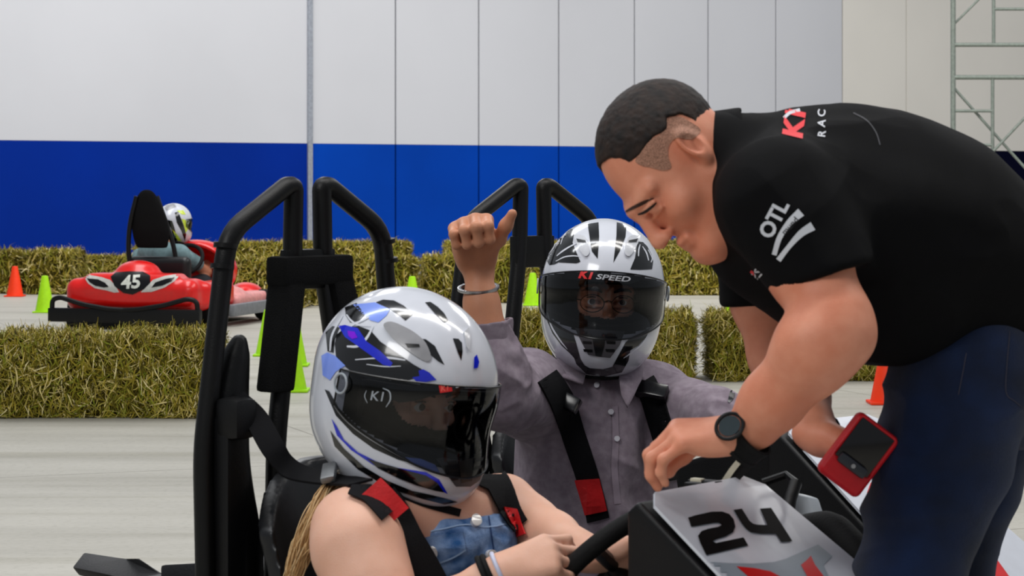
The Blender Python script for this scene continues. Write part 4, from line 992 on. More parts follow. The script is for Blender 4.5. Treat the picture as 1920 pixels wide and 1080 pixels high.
# ================================================================== NEAR DRIVER (denim top)
wo = thing('person', P(800, 1120, 3.9), 'near driver in a strapless denim top with blonde hair, one hand on the wheel', 'person')
blond = straw_mat('blonde_hair', [(0, (168, 124, 74)), (1, (240, 212, 164)), (.5, (212, 172, 120))], .45)
def woman():
    f = Field(); HO = h1W(np.array((0, -.010, -.004))); H = head(f, HO, hax(38, 8, 4), .94, ears=False)
    nb = P(778, 925, 3.95)
    f.cap(H.p((0, -.02, -.06)), nb, .050, .052, k=.03)
    rs, ls = P(662, 985, 3.74), P(948, 946, 4.00)
    fc = Lb(.67, -.74, 0)
    f.cap(rs, ls, .048, .045, k=.05); f.cap(nb, P(790, 985, 3.92), .065, .10, k=.05)
    ct = P(800, 1015, 3.93); f.ell(ct, (.165, .105, .12), axes((-.67, .74, 0), (0, 0, 1)), k=.05)
    f.ell(P(800, 1160, 3.95), (.14, .105, .16), axes((-.67, .74, 0), (0, 0, 1)), k=.05)
    # near arm: upper arm, elbow below the picture, forearm back up to the wheel
    el = P(722, 1180, 3.62); wr = P(938, 1076, 3.585)
    f.chain([(rs+Lb(.0, 0, -.006), .062), (P(672, 1030, 3.70), .066), (P(700, 1110, 3.66), .058), (el, .046)], k=.04)
    f.chain([(el, .046), (P(820, 1150, 3.60), .042), (wr, .027)], k=.03)
    axh = axes(Lb(.93, .22, .30), Lb(-.18, -.72, .66)); hand(f, wr+axh[1]*.004, axh, .94, side=-1, curls=[(30, 48, 34), (40, 52, 34), (46, 54, 34), (50, 56, 34)], thumb=[(.55, .75, -.35), (.15, .85, -.55), (-.1, .85, -.55)])
    # far arm
    el2 = P(1035, 1010, 3.90); wr2 = P(1120, 1042, 3.74)
    f.chain([(ls, .044), (P(996, 985, 3.96), .043), (el2, .041), (wr2, .027)], k=.03)
    ax2 = axes(Lb(.70, -.3, .2), Lb(.2, .3, .9)); hand(f, wr2, ax2, .92, side=-1, curls=[(40, 55, 40)]*4)
    o = skinfinish(f, .003, 'body', skinW, wo); face_parts(H, o, (70, 50, 40)); return o, H
wo_b, WH = woman(); WBV = bvh_of(wo_b)
balaclava(WH, wo)
ct_blue = mat('light_denim', (42, 92, 152), .8, 0, .2, rgb2=(150, 180, 224), scale=26, bump=.7, bscale=700)
def top():
    f = Field(); A = axes((-.67, .74, 0), (0, 0, 1))
    f.ell(P(800, 1015, 3.93), (.172, .113, .125), A, k=.05); f.ell(P(800, 1160, 3.95), (.150, .112, .17), A, k=.05)
    f.ell(P(838, 1030, 3.84), (.055, .05, .06), None, k=.04); f.ell(P(905, 1018, 3.90), (.055, .05, .06), None, k=.04)
    n = Lb(.05, 0, 1.); e = axes(n, (0, 1, 0)); f.box(P(870, 962, 3.9)+n*.1, (.3, .1, .3), e, .002, .003, '-')
    V, F = f.mesh(.0035, 2); N = normals(V, F); V = folds(V, N, [(fdir((1, 0, .2), 8, 42), .0035, True, None, 1)])
    o = mesh_obj('denim_top', V, F, ct_blue, wo); b = bvh_of(o)
    dk = mat('denim_seam', (22, 58, 108), .8); lt = mat('denim_edge', (150, 178, 214), .8)
    paint_strip('top_seam', [(785, 1001), (830, 992), (872, 984), (915, 988), (960, 980)], 2.2, b, lt, o, off=.0015)
    paint_strip('button_seam', [(916, 968), (922, 1010), (932, 1078)], 3, b, dk, o, off=.001)
    paint('pocket_flap', [(790, 1008), (866, 996), (872, 1030), (846, 1046), (816, 1058), (800, 1050)], b, ct_blue, o, off=.004, thick=-.003, step=5)
    paint_strip('flap_edge', [(872, 1030), (846, 1046), (816, 1058)], 3, b, lt, o, off=.0052)
    for x, y in ((891, 979), (811, 1036), (919, 1040)):
        r_ = 9.5; paint('button', [(x+r_*math.cos(t), y+r_*math.sin(t)) for t in np.linspace(0, 6.28, 17)[:-1]], b, mat('pearl', (226, 224, 222), .25, .2), o, off=.008, thick=-.008, step=30)
    return o
wo_top = top()
def blondehair():
    rg = np.random.RandomState(4); b = MB()
    G = [([(672, 858, 4.0), (638, 895, 3.90), (604, 945, 3.80), (580, 1000, 3.78), (560, 1050, 3.78), (538, 1120, 3.78)], .017, 150),
         ([(672, 850, 4.02), (628, 905, 3.95), (600, 960, 3.88), (566, 1020, 3.86), (545, 1110, 3.84)], .016, 110),
         ([(655, 845, 3.99), (668, 872, 3.93), (690, 900, 3.90), (735, 925, 3.90)], .018, 120), ([(680, 860, 4.02), (690, 930, 4.05), (680, 1040, 4.06)], .035, 160),
         ([(640, 850, 4.02), (652, 890, 3.96), (668, 930, 3.95)], .02, 110)]
    for pts, rad, n in G:
        pts = [P(*p) for p in pts]; L_ = len(pts)
        for _ in range(n):
            o = rg.normal(0, rad*.5, 3); tw = rg.normal(0, rad*.30, (L_, 3)); tp = np.linspace(1, .45, L_)[:, None]
            q = spline([p+o*tp[i]+tw[i] for i, p in enumerate(pts)], 4); b.tube(q, list(np.linspace(.0013, .0007, len(q))), 4)
    V = np.concatenate(b.V); mesh_obj('hair', V, b.F, blond, wo)['kind'] = 'stuff'
blondehair()
def ring(pts, r_, nm, m, par): MB().tube(spline(pts, 4, True), r_, 8, True).build(nm, m, par)
def bracelet(c, axis, rad, r_, nm, m, par, n=20, flat=1.0, beads=0):
    axis = np.asarray(axis, float); axis /= np.linalg.norm(axis); x = np.cross(axis, (0, 1, 0)); x /= np.linalg.norm(x); y = np.cross(axis, x)
    pts = [c+rad*(math.cos(t)*x+flat*math.sin(t)*y) for t in np.linspace(0, 2*math.pi, n+1)[:-1]]
    b = MB()
    if beads:
        for i, p in enumerate(spline(pts, 2, True)): b.box(p, (beads, beads, beads*.8), axes(np.cross(axis, p-c), axis), bev=.0008)
    b.tube(pts, r_, 8, True); return b.build(nm, m, par)
wd_ = Lb(.9, .02, .42)
bracelet(P(921, 1080, 3.585), wd_, .0325, .0045, 'hair_tie', M['rubber'], wo, flat=.95); bracelet(P(912, 1084, 3.585), wd_, .0335, .0045, 'hair_tie', M['rubber'], wo, flat=.95)
bracelet(P(938, 1073, 3.585), wd_, .0315, .0035, 'bracelet', mat('pale_band', (205, 208, 232), .4), wo, flat=.95)

# ================================================================== DRIVER WITH THE THUMB UP
g2 = thing('person', P(1120, 1000, 4.95), 'driver in a grey button shirt raising a fist with thumb up', 'person')
shirtM = mat('mauve_shirt', (138, 124, 136), .85, 0, .2, rgb2=(158, 145, 156), scale=60, bump=.5, bscale=1100, sheen=.1)
shirtD = mat('shirt_inside', (74, 66, 74), .9, 0, .15)
def driver():
    f = Field(); HO = h2W(np.array((0, -.008, -.006))); H = head(f, HO, hax(4, 1, 2), 1.0, ears=False)
    f.cap(H.p((0, -.02, -.06)), P(1128, 742, 4.97), .056, .062, k=.03)
    v = Lb(.85, .52, 0)
    f.cap(P(990, 735, 4.86), P(1235, 745, 5.03), .06, .06, k=.05); f.ell(P(1128, 800, 4.98), (.165, .10, .16), axes((-.52, .85, 0), (0, 0, 1)), k=.05)
    f.ell(P(1140, 950, 5.0), (.15, .10, .18), axes((-.52, .85, 0), (0, 0, 1)), k=.05)
    e1 = P(926, 728, 4.58); w1 = P(895, 492, 4.60)
    f.chain([(P(990, 735, 4.86), .055), (e1, .045)], k=.03); f.chain([(e1, .044), (P(911, 622, 4.58), .034), (P(903, 570, 4.585), .030), (w1, .024)], k=.03)
    # fist: palm towards the camera, fingers rolled over, thumb up and out to the right
    axh = axes(Lb(-.14, -.58, .80), Lb(-.10, .80, .58)); 
    hand(f, w1+axh[1]*.002, axh, 1.10, side=-1, curls=[(68, 96, 60), (70, 98, 60), (70, 98, 60), (68, 96, 60)], thumb=[(.62, .70, -.20), (.50, .85, -.05), (.55, .80, .1)], spread=.6)
    e2 = P(1345, 790, 4.80); w2_ = P(1392, 842, 4.70)
    f.chain([(P(1235, 745, 5.03), .055), (e2, .042), (w2_, .028)], k=.03)
    ax2 = axes(Lb(-.15, -.5, -.8), Lb(.1, -.8, .5)); hand(f, w2_, ax2, 1, side=1, curls=[(30, 50, 40)]*4)
    o = skinfinish(f, .003, 'body', skinG, g2); face_parts(H, o, (44, 28, 20), brow=(24, 16, 14)); return o, H
g_b, GH = driver()
balaclava(GH, g2)
def glasses():
    gm = mat('glasses_frame', (60, 50, 44), .25, .7); b = MB()
    for s_ in (-1, 1):
        pts = [GH.p((s_*.032+.024*math.cos(t), .109-.010*abs(math.cos(t))*(1 if s_*math.cos(t) > 0 else .1), -.002+.018*math.sin(t))) for t in np.linspace(0, 6.28, 25)[:-1]]
        b.tube(pts, .0011, 6, True); b.tube([GH.p((s_*.055, .10, .004)), GH.p((s_*.074, .05, .004)), GH.p((s_*.078, .0, .004))], .0013, 6)
    b.tube([GH.p((-.008, .109, .002)), GH.p((0, .112, .005)), GH.p((.008, .109, .002))], .0012, 6)
    b.build('eyeglasses', gm, g2)
glasses()
def shirt():
    f = Field()
    # rolled sleeve of the raised arm
    q0 = P(908, 612, 4.585); q1 = P(924, 700, 4.58); 
    f.chain([(P(909, 622, 4.585), .052), (q1, .058), (P(938, 745, 4.60), .060), (P(985, 735, 4.80), .085)], k=.04)
    n = Lb(-.12, -.05, 1); e = axes(n, (0, 1, 0)); f.box(P(906, 608, 4.58)+n*.08, (.1, .08, .1), e, .002, .003, '-')
    f.cap(P(905, 600, 4.585), P(909, 640, 4.585), .0375, .038, k=.004, op='-')
    # sleeve of the far arm
    f.chain([(P(1235, 752, 5.0), .075), (P(1295, 775, 4.90), .060), (P(1350, 788, 4.80), .056), (P(1392, 825, 4.72), .042)], k=.04)
    A = axes((-.52, .85, 0), (0, 0, 1))
    f.cap(P(1010, 745, 4.88), P(1225, 752, 5.02), .072, .068, k=.05)
    f.ell(P(1122, 815, 4.96), (.190, .125, .17), A, k=.05); f.ell(P(1120, 950, 4.96), (.190, .135, .20), A, k=.06); f.cap(P(1130, 1020, 4.98), P(1150, 1120, 4.98), .16, .15, k=.05)
    f.cap(P(1125, 735, 4.97), P(1122, 690, 4.97), .075, .070, k=.03)
    # open neck
    f.cap(P(1135, 640, 4.95), P(1132, 725, 4.93), .062, .056, k=.006, op='-'); f.cap(P(1142, 700, 4.84), P(1150, 765, 4.82), .035, .006, k=.006, op='-')
    V, F = f.mesh(.004, 2); N = normals(V, F)
    V = folds(V, N, [(fdir((.25, 0, -1), 3, 17), .017, True, P(1030, 860, 4.8), .32), (fdir((-.2, 0, -1), 3, 17), .014, True, P(1190, 850, 4.85), .24),
                     (fdir((.8, 0, -.6), 5, 26), .009, True, P(1300, 780, 4.8), .14), (fdir((.9, 0, .5), 5, 30), .009, True, P(940, 690, 4.55), .14), (fdir((1, 0, -.25), 4, 24), .009, True, P(1160, 960, 4.85), .16)])
    return mesh_obj('shirt', V, F, shirtM, g2)
g_s = shirt(); GBV = bvh_of(g_s)
def collar2():
    for nm, poly in (('collar', [(1088, 662, 4.92), (1058, 668, 4.86), (1030, 684, 4.80), (1020, 700, 4.78), (1062, 712, 4.76), (1092, 722, 4.77), (1098, 700, 4.83), (1092, 680, 4.89)]),
                     ('collar', [(1166, 682, 4.86), (1192, 676, 4.88), (1204, 690, 4.88), (1200, 716, 4.84), (1188, 742, 4.80), (1176, 765, 4.78), (1164, 742, 4.79), (1160, 710, 4.82)])):
        bm = bmesh.new(); vs = [bm.verts.new(P(*p)) for p in poly]; f_ = bm.faces.new(vs); bmesh.ops.triangulate(bm, faces=[f_]); bmesh.ops.subdivide_edges(bm, edges=bm.edges[:], cuts=2)
        bmesh.ops.recalc_face_normals(bm, faces=bm.faces[:]); bmesh.ops.solidify(bm, geom=bm.faces[:], thickness=.005)
        V = np.array([v.co[:] for v in bm.verts]); F = [[v.index for v in f.verts] for f in bm.faces]; bm.free(); mesh_obj(nm, V, F, shirtM, g_s)
    f = Field(); f.chain([(P(905, 614, 4.585), .0), (P(906, 615, 4.585), .0)], k=.01); f.p = []
    def cuff(X):
        d = P(909, 640, 4.585)-P(906, 606, 4.585); d = d/np.linalg.norm(d); q = X-P(906, 610, 4.585); t = q@d; r_ = np.linalg.norm(q-t[..., None]*d, axis=-1); return np.maximum(np.abs(r_-(.053-(t)*.10))-.0032, np.abs(t-.012)-.020)
    c = P(907, 615, 4.585); f.fun(cuff, c-.075, c+.075, .004); V, F = f.mesh(.0028, 1); V = V+(noise(V*40)*.005)[:, None]*Lb(1, 0, 1); mesh_obj('rolled_cuff', V, F, shirtM, g_s)
collar2()
paint_strip('placket', [(1152, 762), (1154, 820), (1152, 880), (1158, 945)], 12, GBV, mat('shirt_placket', (150, 136, 148), .85), g_s, off=.002)
for x, y in ((1143, 773), (1155, 823), (1118, 724), (1076, 687)):
    paint('shirt_button', [(x+5.2*math.cos(t), y+5.2*math.sin(t)) for t in np.linspace(0, 6.28, 13)[:-1]], GBV, mat('button_white', (214, 212, 220), .35), g_s, off=.008, thick=-.003, step=30)
bracelet(P(897, 540, 4.592), Lb(-.05, -.2, 1), .0375, .0022, 'bracelet', M['steel'], g2, beads=.0036)
tb = paint('sleeve_tab', [(1364, 754), (1368, 736), (1374, 728), (1378, 738), (1374, 750), (1368, 756)], GBV, M['ink'], g_s, off=.002, step=5)
# ================================================================== KARTS IN FRONT
def kart(O, th, label, name='go_kart'):
    O = Lb(*O, 0) if len(O) == 2 else O; u = Lb(math.cos(R(th)), -math.sin(R(th)), 0); v = Lb(math.sin(R(th)), math.cos(R(th)), 0); z = Lb(0, 0, 1)
    K = lambda s, l, h: O+u*s+v*l+z*h; KA = np.array([u, v, z])
    t = thing(name, O, label, 'go-kart')
    # chassis
    b = MB(); b.box(K(.55, 0, .06), (.85, .33, .012), KA); b.build('floor_tray', M['black'], t)
    for s_ in (-1, 1):
        b = MB(); b.tube(bend([K(-.35, s_*.40, .12), K(.0, s_*.42, .13), K(.80, s_*.42, .13), K(.95, s_*.36, .12)], .12), .022, 12); b.tube([K(.1, s_*.42, .13), K(.1, s_*.33, .07)], .014); b.tube([K(.75, s_*.42, .13), K(.75, s_*.33, .07)], .014)
        b.build('side_bumper', M['black'], t)
        for ws, wr_, ww in ((-.22, .135, .075), (1.30, .125, .055)):
            b = MB(); a_ = v; c = K(ws, s_*.41, wr_)
            b.tube([c-v*ww, c-v*ww*.98, c-v*ww*.7, c+v*ww*.7, c+v*ww*.98, c+v*ww], [wr_*.6, wr_*.88, wr_, wr_, wr_*.88, wr_*.6], 32); w_o = b.build('tyre', M['rubber'], t)
            b = MB(); b.cyl(c, v, wr_*.5, ww*2.04, 24, bev=.006); b.build('rim', M['grey'], w_o)
    b = MB(); b.cyl(K(-.22, 0, .135), v, .02, .84, 16); b.build('rear_axle', M['steel'], t)
    # tall roll hoop: two arched loops, side by side
    for s_ in (-1, 1):
        arc = bend([K(.0, s_*.245, .25), K(-.01, s_*.248, .70), K(0, s_*.20, 1.065), K(0, s_*.055, 1.146), K(0, s_*.036, 1.146), K(0, s_*.040, 1.0), K(.01, s_*.092, .70), K(.01, s_*.10, .34)], .045)
        b = MB(); b.tube(arc, .0175, 14); b.build('roll_hoop', M['black'], t)
        for hq, lq in ((1.045, .205), (1.01, .212)):
            b = MB(); b.cyl(K(.0, s_*lq, hq), K(0, s_*.2, 1.07)-K(0, s_*.222, .9), .0205, .008, 16); b.build('hoop_clamp', M['black'], t)
    b = MB(); b.box(K(.0, 0, 1.0), (.012, .060, .035), KA); b.build('hoop_crossplate', M['black'], t)
    # fuel/engine box and rear body
    b = MB(); b.prism([K(-.50, -.40, .20), K(-.12, -.40, .20), K(-.14, -.40, .38), K(-.40, -.40, .42), K(-.52, -.40, .34)], v*.80, .02); b.build('engine_cover', M['blackp'], t)
    b = MB(); b.tube(bend([K(-.35, -.42, .14), K(-.62, -.44, .17), K(-.62, .44, .17), K(-.35, .42, .14)], .12), .024, 12); b.build('rear_bumper', M['black'], t)
    # seat
    f = Field()
    def seat(X):
        q = (X-O)@KA.T; s_, l, h = q[..., 0], q[..., 1], q[..., 2]
        # bucket: distance to a bent sheet
        back = .02+.16*np.clip((.66-h)/.5, 0, 1)+.0*s_; wrap_ = .9*l**2*1.6
        d1 = np.abs(s_-(back+wrap_))*.86-.016; d1 = np.maximum(d1, np.maximum(h-.67+.5*l*l*3, .16-h)); d1 = np.maximum(d1, np.abs(l)-.25)
        bot = .13+.6*np.clip(s_-.48, 0, 1)+1.6*l**2; d2 = np.abs(h-bot)*.86-.016; d2 = np.maximum(d2, np.maximum(.12-s_, s_-.66)); d2 = np.maximum(d2, np.abs(l)-.25)
        k = .03; hh = np.maximum(k-np.abs(d1-d2), 0)/k; return np.minimum(d1, d2)-hh*hh*k/4
    f.fun(seat, K(.32, 0, .4)-Lb(.46, .46, .32), K(.32, 0, .4)+Lb(.46, .46, .32), .01); V, F = f.mesh(.007, 2); mesh_obj('seat', V, F, M['seat'], t)
    # headrest brackets each side of the seat where the shoulder belts start
    for s_ in (-1, 1):
        b = MB(); b.box(K(.035, s_*.215, .755), (.028, .026, .035), KA, bev=.014); b.box(K(.02, s_*.215, .60), (.02, .024, .16), KA, bev=.008); b.build('belt_bracket', M['blackp'], t)
        f = Field(); ch_ = []
        for px, py, rr in ((449, 640, .014), (432, 715, .026), (421, 785, .035), (419, 850, .037), (428, 930, .038), (444, 1010, .036), (450, 1090, .035), (462, 1230, .03)):
            q = P(px, py, 4.02)-Lb(-.361, 4.15, 0); uu = Lb(math.cos(R(38)), -math.sin(R(38)), 0); vv = Lb(math.sin(R(38)), math.cos(R(38)), 0); ch_.append((K(q@uu, -s_*(q@vv), q[2]), rr))
        ch_ = [(Lb(*q[:3]), q[3]) for q in spline([Lb(*c_, r_) for c_, r_ in ch_], 3)]; f.chain(ch_, k=.02)
        V, F = f.mesh(.006, 2); mesh_obj('side_upright', V, F, M['black'], t)
    # steering wheel and column
    c = K(.665, 0, .54); n = -u*.72+z*.69; n /= np.linalg.norm(n)
    wt = MB().torus(c, n, .142, .0155, 56, 12).build('steering_wheel', M['rubber'], t)
    b = MB(); upv = np.cross(n, v); 
    for a in (90, 210, 330): b.tube([c, c+(math.cos(R(a))*v+math.sin(R(a))*upv)*.135], .012, 8)
    b.cyl(c, n, .04, .03, 20, bev=.005); b.build('wheel_spokes', M['blackp'], wt)
    b = MB(); b.tube([c, K(.95, 0, .22)], .016, 12); b.build('steering_column', M['black'], t)
    # number cowl: black body, white sloping top panel
    prof = [(.835, .30), (.835, .665), (.855, .682), (1.12, .495), (1.42, .28), (1.46, .16), (1.10, .12)]
    wdt = lambda s: .160+max(0, s-.85)*.10
    CL = -.0475
    V = [K(s, CL-wdt(s), h) for s, h in prof]+[K(s, CL+wdt(s), h) for s, h in prof]; n_ = len(prof)
    bm = bmesh.new(); vs = [bm.verts.new(p) for p in V]; bm.faces.new(vs[:n_][::-1]); bm.faces.new(vs[n_:])
    for i in range(n_): bm.faces.new([vs[i], vs[(i+1) % n_], vs[n_+(i+1) % n_], vs[n_+i]])
    bmesh.ops.recalc_face_normals(bm, faces=bm.faces[:]); bmesh.ops.bevel(bm, geom=bm.edges[:], offset=.008, segments=3, affect='EDGES', profile=.6)
    bmesh.ops.triangulate(bm, faces=[q for q in bm.faces if len(q.verts) > 4]); V2 = [x.co[:] for x in bm.verts]; bm.verts.index_update(); F2 = [[x.index for x in fc.verts] for fc in bm.faces]; bm.free()
    cw = mesh_obj('number_cowl', V2, F2, M['blackp'], t)
    top = [(.862, .6805), (1.12, .4985), (1.42, .2835)]; b = MB(); ls = []
    pl = [K(.862, -.200, .684), K(1.12, -.232, .502), K(1.42, -.262, .287)]; pr_ = [K(.862, .105, .684), K(1.12, .132, .502), K(1.42, .165, .287)]; cr = [K(.862, CL, .684), K(1.12, CL, .510), K(1.42, CL, .300)]
    nrm = np.cross(pr_[1]-pl[0], pl[1]-pl[0]); nrm /= np.linalg.norm(nrm); nrm = nrm if nrm[2] > 0 else -nrm
    bm = bmesh.new(); rows = []
    cut_c = K(.875, -.108, .675)
    P0 = [K(.858, CL-.125, .687), K(.858, CL, .687), K(.858, CL+.120, .687)]
    pts = [P0, [K(.878, CL-.154, .672), K(.878, CL, .674), K(.878, CL+.152, .672)], [pl[1], cr[1], pr_[1]], [pl[2], cr[2], pr_[2]]]
    vs = [[bm.verts.new(p+nrm*.002) for p in r_] for r_ in pts]
    for i in range(3):
        for j in range(2): bm.faces.new([vs[i][j], vs[i][j+1], vs[i+1][j+1], vs[i+1][j]])
    bmesh.ops.recalc_face_normals(bm, faces=bm.faces[:])
    if sum(f_.normal.z for f_ in bm.faces) < 0: bmesh.ops.reverse_faces(bm, faces=bm.faces[:])
    bmesh.ops.solidify(bm, geom=bm.faces[:], thickness=-.005); bmesh.ops.recalc_face_normals(bm, faces=bm.faces[:])
    bmesh.ops.triangulate(bm, faces=bm.faces[:]); bm.verts.index_update(); V3 = [x.co[:] for x in bm.verts]; F3 = [[x.index for x in fc.verts] for fc in bm.faces]; bm.free()
    pn = mesh_obj('number_panel', V3, F3, M['white'], t, smooth=False)
    for s_ in (-1, 1):
        for s0, h0 in ((.875, .60), (.885, .52), (.90, .42)):
            b = MB(); b.cyl(K(s0, CL+s_*(wdt(s0)+.003), h0), v, .008, .006, 12, bev=.002); b.build('bolt', M['steel'], cw)
    # side pods and nose
    for s_ in (-1, 1):
        b = MB(); b.prism([K(.15, s_*.36, .10), K(.95, s_*.36, .10), K(.95, s_*.36, .20), K(.55, s_*.36, .28), K(.15, s_*.36, .30)], v*s_*.05, .02); b.build('side_pod', M['white'], t)
    f = Field(); f.box(K(1.50, 0, .17), (.14, .34, .06), KA, .05, .02); f.ell(K(1.42, 0, .22), (.22, .26, .09), KA, k=.05); V, F = f.mesh(.009, 2); mesh_obj('nose_cone', V, F, M['white'], t)
    b = MB(); b.tube(bend([K(1.45, -.38, .13), K(1.72, -.36, .14), K(1.72, .36, .14), K(1.45, .38, .13)], .14), .025, 12); b.build('front_bumper', M['black'], t)
    return t, K, KA, cw, pn
def blockage(): pass
k1, K1, KA1, k1c, k1p = kart((-.361, 4.15), 38, 'near black and white go-kart numbered 24 with the denim top driver in it')
k2, K2, KA2, k2c, k2p = kart((.045, 5.22), 45, 'rear go-kart holding the driver with the thumb up, white cowl behind the red device')
# pads on the near hoop
def hoop_pad(Kf, KA, t):
    b = MB(); b.box(Kf(.006, 0, .998), (.026, .088, .026), KA, bev=.008)
    b.prism([Kf(-.02, -.080, 1.0), Kf(-.02, -.030, 1.0), Kf(-.012, -.072, .79), Kf(-.012, -.122, .79)], Lb(*(KA[0]*.05)), .008)
    b.prism([Kf(-.02, .030, 1.0), Kf(-.02, .086, 1.0), Kf(-.012, .118, .86), Kf(-.012, .062, .86)], Lb(*(KA[0]*.05)), .008)
    b.build('hoop_pad', mat('pad_fabric', (13, 13, 14), .9, 0, .15, bump=.8, bscale=500), t)
hoop_pad(K1, KA1, k1)
# number and graphics on the near cowl
def c5(X, Y): return (1160+X/3, 720+Y/3)
pb1 = bvh_of(k1p)
VB = mat('black_vinyl', (5, 5, 6), .65, 0, .15, var=.02)
G5 = lambda m, nm, pts, **k: mk(c5, pb1, k1p, m, nm, pts, step=12, **k)
G5(VB, 'digit_2', [(388, 755), (430, 742), (520, 722), (580, 721), (620, 735), (645, 765), (654, 805), (642, 838), (600, 862), (548, 878), (528, 888), (545, 898), (700, 866), (726, 912), (490, 968), (455, 895), (444, 858), (462, 832), (500, 818), (560, 806), (578, 796), (562, 784), (530, 786), (405, 808)], off=.0018)
G5(VB, 'digit_4', [(644, 712), (690, 705), (735, 775), (755, 790), (775, 795), (834, 797), (792, 705), (855, 700), (975, 888), (912, 893), (884, 846), (795, 846), (742, 838), (715, 818), (690, 788)], off=.0018)
G5(mat('panel_grey', (150, 160, 170), .3, 0, .5, var=.03), 'grey_flash', [(470, 1000), (620, 1010), (760, 1012), (870, 1004), (940, 985), (1120, 905), (1200, 970), (1150, 1020), (1190, 1110), (1300, 1250), (700, 1300), (560, 1120)], off=.0012)
G5(M['red'], 'red_flash', [(660, 1030), (760, 1040), (850, 1058), (930, 1100), (960, 1200), (800, 1180), (730, 1090)], off=.0022)
G5(M['red'], 'red_flash', [(1078, 970), (1100, 1020), (1150, 1085), (1230, 1200), (1120, 1200), (1060, 1090), (1022, 1022), (1050, 1000)], off=.0022)
# clips and strap at the top of the cowl
b = MB(); b.box(P(1322, 908, 3.63), (.026, .012, .007), KA1); b.box(P(1300, 911, 3.60), (.012, .010, .006), KA1); b.build('cowl_latch', M['blackp'], k1)
b = MB(); b.box(P(1308, 901, 3.63), (.010, .006, .0035), KA1, bev=.001); b.build('latch_pin', mat('bone_plastic', (206, 200, 178), .5), k1)
def ribbon(pts, w_, nrm, th=.004, n=6):     # flat strap along pts, face turned to nrm
    q = spline(pts, n); b = MB(); L_ = len(q); V = []
    for i, p in enumerate(q):
        t = q[min(i+1, L_-1)]-q[max(i-1, 0)]; t /= np.linalg.norm(t); nn = np.asarray(nrm, float) if not callable(nrm) else nrm(i/(L_-1)); sd = np.cross(t, nn); sd /= np.linalg.norm(sd); nn = np.cross(sd, t)
        ww = w_ if not callable(w_) else w_(i/(L_-1))
        V += [p+sd*ww/2+nn*th/2, p-sd*ww/2+nn*th/2, p-sd*ww/2-nn*th/2, p+sd*ww/2-nn*th/2]
    F = [(i*4+k, i*4+(k+1) % 4, i*4+4+(k+1) % 4, i*4+4+k) for i in range(L_-1) for k in range(4)]+[(3, 2, 1, 0), tuple((L_-1)*4+k for k in range(4))]
    b.add(V, F); return b
ribbon([P(1432, 838, 3.66), P(1398, 870, 3.66), P(1362, 906, 3.66)], .022, (0, -1, .2)).build('black_strap', M['black'], k1)  # black strap running diagonally up from the cowl
ribbon([P(1388, 862, 3.655), P(1372, 882, 3.655), P(1356, 906, 3.655)], .009, (0, -1, .2)).build('white_strap', mat('bone_plastic', (206, 200, 178)), k1)

# things of the near kart seen right of the cowl
b = MB(); b.tube(bend([P(1470, 1015, 3.9), P(1512, 992, 3.86), P(1560, 985, 3.80), P(1612, 1040, 3.72), P(1660, 1110, 3.66), P(1700, 1190, 3.6)], .05), .026, 14); b.build('side_rail', M['rubber'], k1)  # thick black side rail of the near kart
b = MB(); b.prism([P(1484, 922, 3.98), P(1515, 930, 3.98), P(1530, 975, 3.96), P(1500, 990, 3.95), P(1478, 962, 3.97)], (0.02, .012, -.005), .004); b.build('pedal_plate', M['grey'], k1)
b = MB(); b.tube([P(1492, 905, 3.97), P(1482, 935, 3.95), P(1476, 972, 3.93)], .011, 10); b.tube([P(1430, 905, 4.0), P(1474, 890, 4.0), P(1492, 905, 3.97)], .007, 8); b.build('linkage_rod', M['blackp'], k1)
b = MB(); b.box(P(1557, 984, 3.93), (.020, .02, .008), axes((.7, -.5, -.4), (0, 0, 1))); b.box(P(1596, 1012, 3.93), (.030, .014, .006), axes((.7, -.3, -.5), (0, 0, 1))); b.build('battery_box', mat('bone_plastic', (206, 200, 178)), k1)
b = MB(); b.prism([P(1262, 872, 4.66), P(1350, 846, 4.60), P(1440, 815, 4.55), P(1500, 800, 4.55), P(1500, 935, 4.55), P(1440, 950, 4.55), P(1275, 965, 4.66)], (.03, .05, 0), .01); b.build('dash_panel', M['blackp'], k2)
b = MB()
for x, y, r_ in ((1500, 832, .008), (1509, 873, .007), (1508, 890, .005), (1493, 893, .010)):
    b = MB(); b.cyl(P(x, y, 4.42), (0.5, -.8, .1), r_, .02, 14, bev=.003); b.build('bolt', M['steel'], k2c)
for a_, c_ in (((1440, 880), (1470, 905)), ((1418, 900), (1452, 928))):
    b = MB(); b.tube([P(*a_, 4.6), P((a_[0]+c_[0])/2+6, (a_[1]+c_[1])/2-6, 4.58), P(*c_, 4.6)], .006, 8); b.build('cable', M['blackp'], k2)
ribbon([P(1480, 905, 4.5), P(1470, 917, 4.5), P(1462, 927, 4.5)], .010, (0, -1, .2)).build('cable_tie', mat('bone_plastic', (206, 200, 178)), k2)
pb2 = bvh_of(k2p)
for pts in ([(1632, 905), (1650, 915), (1645, 930), (1625, 925)], [(1850, 1030), (1862, 1040), (1905, 1100), (1880, 1100), (1852, 1060)]): paint('red_flash', pts, pb2, M['red'], k2p, off=.0015)
for pts in ([(1560, 774), (1585, 770), (1596, 776), (1570, 780)], [(1600, 772), (1625, 780), (1612, 786)]): paint('black_flash', pts, pb2, M['ink'], k2p, off=.0015)
